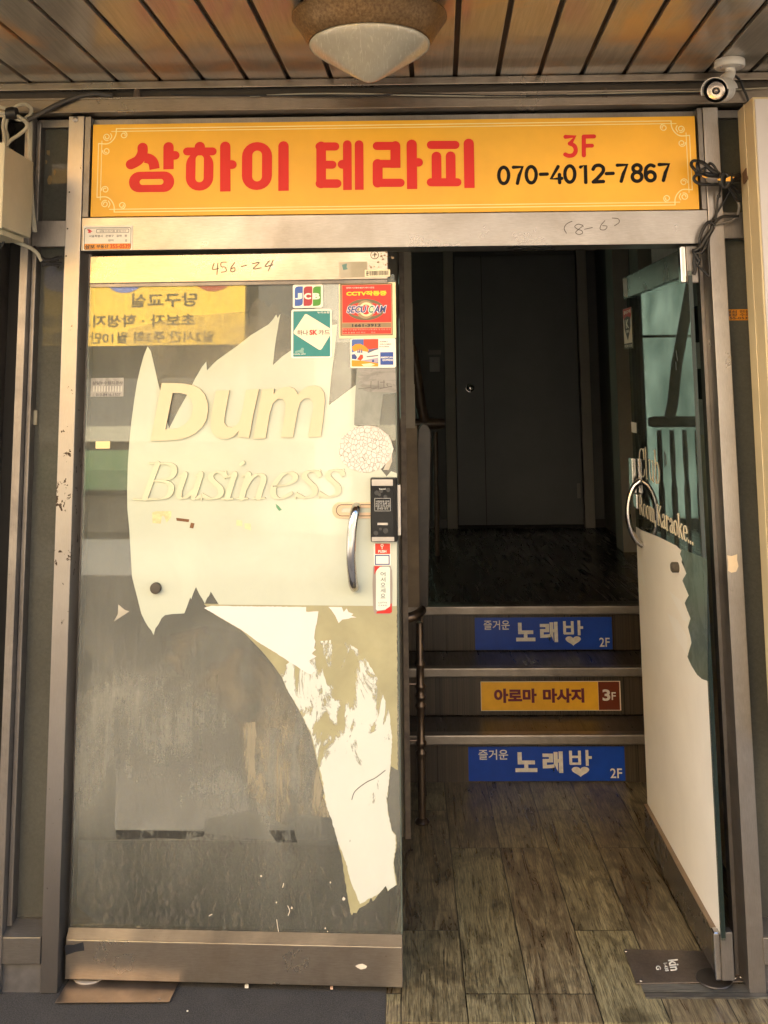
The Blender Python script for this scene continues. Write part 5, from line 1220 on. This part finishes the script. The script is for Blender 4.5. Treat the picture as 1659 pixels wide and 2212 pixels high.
# ================================================================== CEILING LAMP
M_RUST = None
m, n, l, p = nodes('rusted_brass')
a = noise(n, l, coords(n, l), 130, 4, .6); b = noise(n, l, coords(n, l), 8, 5, .6)
c = mixc(n, l, ramp(n, l, a, [(.35, 0.), (.70, 1.)]), (.16, .088, .036), (.33, .20, .085))
c = mixc(n, l, ramp(n, l, b, [(.4, 0.), (.75, .5)]), c, (.09, .055, .03))
l.new(c, p.inputs['Base Color']); p.inputs['Metallic'].default_value = .6; p.inputs['Roughness'].default_value = .42; bump(n, l, a, p, .5, .001)
M_RUST = m
m, n, l, p = nodes('marbled_alabaster_glass')
a = noise(n, l, coords(n, l, (22, 3, 6), 'Object', (0, .5, .6)), 3, 5, .65, 3.5); b = noise(n, l, coords(n, l), 9, 4, .6, 1)
c = mixc(n, l, ramp(n, l, a, [(.54, 0.), (.72, .8)]), (.42, .38, .30), (.66, .60, .48))
c = mixc(n, l, ramp(n, l, b, [(.4, 0.), (.7, .35)]), c, (.26, .23, .17))
l.new(c, p.inputs['Base Color']); p.inputs['Roughness'].default_value = .16; p.inputs['Subsurface Weight'].default_value = .25; p.inputs['Subsurface Radius'].default_value = (.03, .025, .018); p.inputs['Subsurface Scale'].default_value = .5
M_ALAB = m
LC = WZ(798, 40, 2.658); LR = .190
LG = W(797, 97, LC.y).z - 2.6; LT = W(797, 178, LC.y).z - 2.6          # glass ring and tip heights
lm = thing('ceiling_lamp', 'round ceiling lamp with rusted brass rim and marbled cone glass', 'lamp', (LC.x, LC.y, 2.60))
MB().lathe([(r * 1.075, h) for r, h in [(.10, .0805), (.165, .074), (.184, .068), (LR, .061), (.1905, .055), (.186, .050), (.168, (.050 + LG) * .5 + .002), (.1535, LG + .006), (.1485, LG + .003), (.146, LG + .008)]], (LC.x, LC.y, 2.6), 'Z', 56).build('rim', M_RUST, lm, smooth=True)
hh_ = LG - LT
MB().lathe([(r * 1.075, h) for r, h in [(.143, LG + .006), (.1475, LG), (.147, LG - .06 * hh_), (.140, LG - .14 * hh_), (.124, LG - .26 * hh_), (.100, LG - .42 * hh_), (.072, LG - .61 * hh_), (.043, LG - .80 * hh_), (.018, LG - .95 * hh_), (.006, LT)]], (LC.x, LC.y, 2.6), 'Z', 56).build('glass_cone', M_ALAB, lm, smooth=True)

# ================================================================== LIGHT-BOX SIGN (right edge)
lb_ = thing('light_box_sign', 'tall cream-sided blank light box sign on the right edge', 'sign', (1.25, -.12, 1.0))
M_BOXS = flat('cream_side_panel', (.56, .46, .28), .5, 0, .08, 6); M_BOXF = flat('lilac_white_face', (.52, .49, .49), .4, 0, .04, 3)
p8 = []
tp_, bt = 2.548, .62
def bxq(z, k): return [(1.0965 - k, -.034, z), (1.089 - k, -.195, z), (1.50, -.195, z), (1.50, -.034, z)]
A, B = bxq(bt, .012), bxq(tp_, 0)
bd = MB().hexa([A[1], A[2], A[3], A[0], B[1], B[2], B[3], B[0]]).build('body', M_BOXS, lb_, bevel=.003)
MB().hexa([(1.083, -.2005, bt + .012), (1.50, -.2005, bt + .012), (1.50, -.1955, bt + .012), (1.083, -.1955, bt + .012), (1.0945, -.2005, tp_ - .008), (1.50, -.2005, tp_ - .008), (1.50, -.1955, tp_ - .008), (1.0945, -.1955, tp_ - .008)]).build('face_panel', M_BOXF, lb_)
MB().hexa([(1.0775, -.116, bt), (1.0795, -.116, bt), (1.0795, -.113, bt), (1.0775, -.113, bt), (1.0895, -.116, tp_), (1.0915, -.116, tp_), (1.0915, -.113, tp_), (1.0895, -.113, tp_)]).build('side_seam', flat('pale_seam', (.72, .62, .42), .5), lb_)
q = WX(1615, 380, 1.095)
MB().prism([[(q.y - .020, q.z - .015), (q.y + .016, q.z - .022), (q.y + .020, q.z + .012), (q.y - .014, q.z + .022)]], lambda a, b, d: Vector((1.0895 - d, a, b)), .0, .004).build('rusty_bracket', flat('rust_plate', (.16, .085, .045), .6), lb_)
# black cable tangle by the light box
kb = thing('cable_bundle', 'tangled black cables hanging beside the right jamb', 'cables', (1.06, -.04, 2.4), 'cable bundles')
cK = crop(2560, 560, .23503)
def cabK(pts, r=.0052, m=M_BLACKCABLE): return cab([(*cK((x, y_)), yy) for x, y_, yy in pts], r, 'cable', m, kb)
cabK([(800, 470, -.06), (640, 470, -.06), (480, 430, -.06), (380, 380, -.06), (310, 290, -.05), (340, 225, -.05), (430, 230, -.06), (520, 260, -.06), (680, 390, -.06), (820, 480, -.06)])
cabK([(830, 600, -.05), (640, 605, -.05), (450, 595, -.05), (360, 540, -.045), (370, 470, -.05), (460, 445, -.06), (640, 470, -.06), (850, 480, -.06)])
cabK([(370, 438, -.055), (460, 425, -.06), (600, 440, -.07), (740, 455, -.07), (860, 470, -.06), (1000, 470, -.05), (1090, 440, -.04)], .0065)
cabK([(410, 250, -.06), (400, 300, -.07), (430, 390, -.07), (520, 430, -.07), (640, 460, -.07), (840, 500, -.06)], .0045)
cabK([(440, 240, -.07), (540, 290, -.08), (600, 360, -.08), (700, 420, -.08), (830, 490, -.07)], .005)
cabK([(500, 370, -.06), (580, 300, -.06), (620, 265, -.06), (680, 310, -.06), (720, 380, -.06), (770, 430, -.06)], .0045)
cabK([(450, 395, -.075), (500, 350, -.08), (540, 380, -.08), (500, 420, -.08), (450, 395, -.075)], .004)
cabK([(540, 500, -.06), (600, 560, -.055), (700, 585, -.05), (780, 570, -.05)], .003, flat('grey_wire', (.24, .22, .2), .4))
cabK([(800, 440, -.09), (770, 520, -.09), (790, 610, -.09), (840, 640, -.08), (880, 580, -.09), (900, 470, -.09), (850, 430, -.09), (800, 440, -.09)], .006)
cabK([(830, 430, -.095), (800, 530, -.095), (830, 640, -.09), (880, 640, -.09), (930, 560, -.09)], .006)
cabK([(960, 430, -.07), (975, 520, -.075), (960, 590, -.07)], .006)
cabK([(1090, 470, -.05), (1000, 500, -.06), (900, 500, -.07), (820, 500, -.07)], .0075)
cabK([(1090, 540, -.05), (1000, 540, -.06), (900, 560, -.07), (820, 540, -.07)], .0075)
cabK([(890, 590, -.06), (960, 700, -.05), (1040, 840, -.04), (1090, 880, -.03)], .0055); cabK([(920, 600, -.06), (1010, 660, -.05), (1095, 740, -.04)], .006)
cabK([(790, 600, -.05), (770, 720, -.03), (740, 830, -.02), (725, 1030, -.012), (700, 1200, -.01), (680, 1260, -.012)], .0035)
cabK([(960, 610, -.05), (920, 740, -.02), (740, 1050, -.012), (640, 1200, -.012)], .003)
q = C_ = W(*cK((757, 795)), -.025); MB().lathe([(.002, -.006), (.006, -.003), (.006, .003), (.002, .006)], tuple(q), 'Z', 10).build('knot', M_BLACKCABLE, kb, smooth=True)
cabK([(1060, 870, -.03), (1085, 960, -.03), (1060, 1090, -.02), (980, 1180, -.015), (860, 1220, -.015), (720, 1250, -.015), (650, 1300, -.015), (590, 1370, -.015)], .0045, flat('grey_sheath', (.14, .125, .11), .35))
cabK([(1080, 1120, -.02), (950, 1120, -.02), (830, 1125, -.02), (740, 1175, -.018), (660, 1280, -.015), (600, 1380, -.015), (520, 1500, -.015), (440, 1650, -.01)], .005)
cabK([(690, 1270, -.02), (640, 1220, -.02), (570, 1230, -.02), (500, 1340, -.02), (450, 1480, -.018), (455, 1560, -.015), (490, 1570, -.015)], .005)
cabK([(650, 1290, -.025), (640, 1350, -.025), (560, 1470, -.02), (480, 1600, -.018), (390, 1670, -.01), (340, 1680, .0)], .0065)
cabK([(680, 1300, -.022), (610, 1420, -.02), (560, 1560, -.018), (500, 1690, -.012), (440, 1720, -.005), (370, 1720, .0)], .0045)
cabK([(600, 1400, -.02), (590, 1600, -.015), (600, 1900, -.01), (600, 2090, -.008), (500, 2000, -.005), (410, 1920, 0.)], .0035)
cabK([(440, 1650, -.005), (380, 1720, 0.), (360, 1850, .005), (370, 1990, .005), (350, 2060, .005)], .006)
cabK([(340, 1690, .0), (400, 1780, -.005), (440, 1850, -.005), (410, 1900, 0.), (380, 1840, 0.)], .005)
for pts in ([(480, 465), (560, 490), (570, 505), (500, 495)], [(735, 520), (775, 510), (780, 545), (735, 540)], [(870, 510), (945, 475), (940, 555), (865, 555)], [(975, 485), (1010, 490), (985, 512)]):
    q3 = [W(*cK(p_), -.098) for p_ in pts]; MB().prism([[(v.x, v.z) for v in q3]], front(-.098), 0, .003).build('cable_tag', flat('amber_tag', lin((250, 180, 60)), .4), kb)

# ================================================================== RISER SIGNS
def riser_sign(label, px, yr, blue):
    (u0, v0), (u1, v1), (u2, v2), (u3, v3) = px        # TL, TR, BR, BL
    y = yr - .001
    t = thing('step_sign', label, 'sign', tuple(W((u2 + u3) / 2, (v2 + v3) / 2, y)), 'signs on the step risers')
    P = [W(u, v, y) for u, v in px]
    x0 = (P[0].x + P[3].x) / 2; x1 = (P[1].x + P[2].x) / 2; z1 = (P[0].z + P[1].z) / 2; z0 = (P[2].z + P[3].z) / 2
    f = front(y); wd = x1 - x0; h = z1 - z0
    box = lambda a0, b0, a1, b1: (x0 + a0 * wd, x0 + a1 * wd, z0 + b0 * h, z0 + b1 * h)
    return t, f, box
M_SBLUE = flat('sign_blue', lin((14, 66, 168)), .4, 0, .18, 7); M_SWHT = flat('sign_silver_white', lin((232, 224, 212)), .35, 0, .15, 40)
for label, px, yr in (('blue sign with pale Korean lettering and 2F on the lowest riser', [(1012, 1614), (1349, 1611), (1350, 1685), (1012, 1688)], 1.554),
                      ('blue sign with pale Korean lettering and 2F on the top riser', [(1026, 1335), (1320, 1332), (1324, 1402), (1026, 1404)], 2.102)):
    t, f, box = riser_sign(label, px, yr, True)
    bb = box(0, 0, 1, 1)
    MB().prism([rrect(*bb, .001)], f, 0, .002).build('panel', M_SBLUE, t)
    put_text('즐거운', box(.065, .62, .255, .92), f, .0026, 'lettering', M_SWHT, t, .015)
    put_text('노', box(.30, .26, .44, .84), f, .0026, 'lettering', M_SWHT, t, .045)
    put_text('래', box(.475, .23, .605, .86), f, .0026, 'lettering', M_SWHT, t, .045)
    x0, x1, z0, z1 = bb; wd = x1 - x0; h = z1 - z0
    mb = MB()
    k = [0]
    def ln(P, w):
        k[0] += 1; mb.prism([stroke([(x0 + a * wd, z0 + b * h) for a, b in P], w * h, 'bb')], f, .0022, .0027 + .00005 * k[0])
    ln([(.655, .88), (.655, .48)], .09); ln([(.712, .88), (.712, .48)], .09); ln([(.65, .70), (.72, .70)], .07); ln([(.65, .50), (.72, .50)], .07); ln([(.76, .90), (.76, .44)], .09); ln([(.76, .68), (.79, .68)], .08)
    # heart in place of the closing ring
    hp_ = []
    for i in range(36):
        a = 2 * PI * i / 36
        hx = 16 * math.sin(a) ** 3; hy = 13 * math.cos(a) - 5 * math.cos(2 * a) - 2 * math.cos(3 * a) - math.cos(4 * a)
        hp_.append((x0 + (.715 + hx / 16 * .056) * wd, z0 + (.285 + hy / 16 * .165) * h))
    mb.prism([hp_], f, .0022, .0032)
    mb.build('lettering', M_SWHT, t)
    put_text('2F', box(.905, .08, .98, .36), f, .0026, 'lettering', M_SWHT, t, .01)
t, f, box = riser_sign('yellow and brown sign with dark red Korean lettering and 3F on the middle riser', [(1038, 1474), (1340, 1469), (1341, 1531), (1039, 1539)], 1.804, False)
bb = box(0, 0, 1, 1)
MB().prism([rrect(*bb, .001)], f, 0, .0018).build('panel', ink('sign_cream_edge', (236, 214, 190)), t)
MB().prism([rrect(*box(.004, .02, .84, .98), .0005)], f, .0022).build('ground', flat('riser_yellow', lin((250, 182, 48)), .35, 0, .14, 9), t)
MB().prism([rrect(*box(.842, .02, .992, .98), .0005)], f, .0022).build('ground', flat('riser_brown', lin((110, 46, 18)), .35, 0, .05, 9), t)
M_PLUM = flat('plum_lettering', lin((104, 22, 50)), .4, 0, .05, 9)
put_text('아로마', box(.095, .27, .40, .76), f, .0027, 'lettering', M_PLUM, t, .05)
put_text('마사지', box(.445, .27, .74, .76), f, .0027, 'lettering', M_PLUM, t, .05)
put_text('3', box(.87, .33, .925, .72), f, .0027, 'lettering', M_SWHT, t, .03)
put_text('F', box(.935, .36, .965, .62), f, .0027, 'lettering', M_SWHT, t, .01)

# ================================================================== STAIR RAILING (left of the steps)
M_RW = flat('dark_varnished_wood', (.045, .030, .018), .3, 0, .3, 18)
M_RM = flat('bronze_rail_metal', (.13, .095, .07), .28, .75, .2, 20)
rl = thing('stair_railing', 'dark turned newel post with curled handrail end left of the steps', 'railing', (.08, 1.13, FZ))
nb = WZ(912, 1778, FZ)
nz = W(910, 1345, nb.y).z - FZ
prof = [(.028, 0), (.030, .006), (.024, .014), (.016, .02), (.016, .24)]
for z in (.262, .30, .44, .475, .515, .60):
    zz_ = z * nz / .76
    prof += [(.016, zz_ - .014), (.0225, zz_ - .004), (.0225, zz_ + .004), (.016, zz_ + .012)]
prof += [(.014, nz)]
MB().lathe(prof, (nb.x, nb.y, FZ + .0005), 'Z', 20).build('newel', M_RM, rl, smooth=True)
nb2 = WZ(926, 1718, FZ); nb2.y = min(nb2.y, 1.50); nb2.x = nb.x + .012
MB().lathe([(.014, 0), (.012, .02), (.008, .03), (.008, nz)], (nb2.x, nb2.y, FZ + .0005), 'Z', 14).build('baluster', M_RM, rl, smooth=True)
hr = [W(862, 1338, nb.y - .02), W(885, 1334, nb.y - .02), W(900, 1328, nb.y), W(912, 1318, nb.y + .06)]
MB().tube(smooth_path([tuple(v) for v in hr], 6), [.020] * 13 + [.019] * 6, 14).build('handrail_end', M_RM, rl, smooth=True)
for v in (1478, 1600):
    q = W(900, v, nb.y); MB().tube([(-.01, nb.y, q.z), (nb.x, nb.y, q.z)], .006, 8).build('cross_rail', M_RM, rl, smooth=True)
# tall board with rounded top: the side of the banister
P = [W(u, v, 1.55) for u, v in ((901, 1312), (901, 960), (904, 925), (912, 915), (924, 918), (931, 932), (931, 960), (925, 1312))]
MB().prism([[(q.x, q.z) for q in P]], front(1.55), -.03, .0).build('side_board', M_RW, rl, bevel=.004)
# upper railing across the landing (seen mirrored in the open leaf)
ur = thing('stair_railing', 'upper stair railing with balusters mirrored in the open glass leaf', 'railing', (-.5, 3.6, .62))
M_RW2 = flat('brown_rail_wood', (.13, .09, .06), .4, 0, .3, 18)
def mir(u, y): return 1.853 - W(u, 900, y).x + .0214 * y
xe = mir(1400, 3.6)
MB().tube([(xe, 3.6, 1.435), (xe - .035, 3.6, 1.435), (-1.3, 3.6, 1.435)], [.028, .036, .036], 12).build('handrail', M_RW2, ur, smooth=True)
MB().tube([(mir(1444, 3.6), 3.6, 1.45), (mir(1452, 3.6), 3.58, 1.56), (mir(1462, 3.6), 3.56, 1.80), (mir(1500, 3.6), 3.52, 2.35)], .036, 12).build('handrail', M_RW2, ur, smooth=True)
for k in range(8):
    MB().lathe([(.014, 0), (.018, .2), (.021, .40), (.013, .47), (.018, .62), (.015, .79)], (mir(1421 + 27 * k, 3.6), 3.6, .59), 'Z', 10).build('baluster', M_RW2, ur, smooth=True)
# assumed frosted window at the back, added for the teal light mirrored in the leaf
sw_ = thing('assumed_window', 'assumed frosted green window added for the light mirrored in the open glass leaf', 'window', (-.5, 4.91, .65))
m, n, l, p = nodes('frosted_green_pane')
tl = n.new('ShaderNodeBsdfTranslucent'); l.new(ramp(n, l, noise(n, l, coords(n, l, (3, 1, .8)), 2.2, 5, .6, .5), [(.35, (.16, .205, .18)), (.7, (.30, .355, .315))]), tl.inputs[0]); l.new(tl.outputs[0], n['Material Output'].inputs[0])
M_FROST = m
def mirrored(u, y): return 1.853 - W(u, 900, y).x + .0214 * y        # where a thing stands whose mirror image is seen at u
xr, xl = mirrored(1393, 4.92), mirrored(1530, 4.92)
wp = MB().box(xl, xr, 4.91, 4.92, .65, 2.57).build('pane', M_FROST, sw_)
wf = MB().prism([rrect(xl - .03, xr + .03, .6205, 2.5995, .001), list(reversed(rrect(xl, xr, .65, 2.57, .001)))], front(4.94), 0, .05).build('frame', M_IN2, sw_)
MB().box(xl, xr, 4.8925, 4.908, 2.04, 2.06).build('bar', M_IN2, wf)
# ================================================================== BACK DOOR AND WALL FITTINGS
M_BD = flat('grey_door_paint', (.155, .158, .158), .45, 0, .10, 3)
bd_ = thing('back_door', 'plain dark grey door at the end of the landing', 'door', (1.0, 4.84, .59))
def bq(u, y=4.84): return W(u, 900, y).x
MB().box(bq(986), bq(1253), 4.83, 4.87, .614, 2.7).build('panel', M_BD, bd_, bevel=.004)
MB().box(bq(1046) - .002, bq(1046) + .002, 4.8275, 4.8298, .614, 2.7).build('seam', M_DARK, bd_)
MB().box(bq(963), bq(984), 4.80, 4.878, .59, 2.8).build('frame', M_IN2, bd_, bevel=.003)
MB().box(bq(1255), bq(1276), 4.80, 4.878, .59, 2.8).build('frame', M_IN2, bd_, bevel=.003)
MB().box(bq(986) + .002, bq(1253) - .002, 4.81, 4.829, .59, .612).build('threshold', M_DARK, bd_)
q = W(1015, 838, 4.83)
MB().lathe([(.034, 0), (.032, .008), (.016, .010), (.016, .035), (.028, .045), (.028, .062), (.018, .068)], (q.x, 4.8295, q.z), 'Y', 24).build('knob', M_CHROME, bd_, smooth=True)
for v in (670, 1060):
    q = W(1250, v, 4.83); MB().box(q.x - .012, q.x + .012, 4.815, 4.8292, q.z - .055, q.z + .055).build('hinge', M_IN2, bd_)
sw2 = thing('wall_switch', 'small pale switch plate with a label above it on the dark wall', 'switch', tuple(W(939, 785, 4.87)))
q = W(939, 785, 4.875)
MB().box(q.x - .040, q.x + .040, 4.865, 4.8785, q.z - .066, q.z + .05).build('plate', flat('grey_switch', (.30, .29, .29), .5), sw2, bevel=.004)
MB().box(q.x - .048, q.x + .052, 4.870, 4.8785, q.z + .07, q.z + .105).build('label', flat('switch_label', (.24, .22, .20), .5), sw2)
# dark openings and pipes on the wall in the hinge gap
mh = thing('meter_panel', 'two dark openings in the pale wall behind the right door edge', 'panel', (1.14, .5, 1.7))
for v0, v1, u0 in ((658, 740, 1506), (796, 862, 1511)):
    q0 = WX(u0, v1, 1.148); q1 = WX(u0 + 14, v0, 1.148)
    MB().box(1.140, 1.1485, min(q0.y, q1.y), max(q0.y, q1.y), q0.z, q1.z).build('opening', M_DARK, mh)

# ================================================================== LITTER AT THE DOOR FOOT
def scrap(label, u, v, s, m, cat='litter', h=.004):
    c0 = WZ(u, v, FZ); P = []
    for i in range(8):
        a = 2 * PI * i / 8; r = s * random.uniform(.5, 1.1); P.append((c0.x + r * math.cos(a), c0.y + r * .6 * math.sin(a)))
    o = MB().prism([P], lambda a, b, d: Vector((a, b, FZ + d)), .001, h).build('paper_scrap', m, None)
    tag(o, label, cat, 'scraps on the ground'); return o
scrap('larger white scrap on the dark mat under the closed leaf', 533, 2134, .007, M_PAPER, h=.010)
scrap('pinkish scrap near the free corner of the closed leaf', 716, 2137, .006, flat('pink_scrap', lin((224, 190, 170)), .6), h=.008)
scrap('tiny white speck on the mat left of the larger scrap', 405, 2186, .003, M_PAPER)
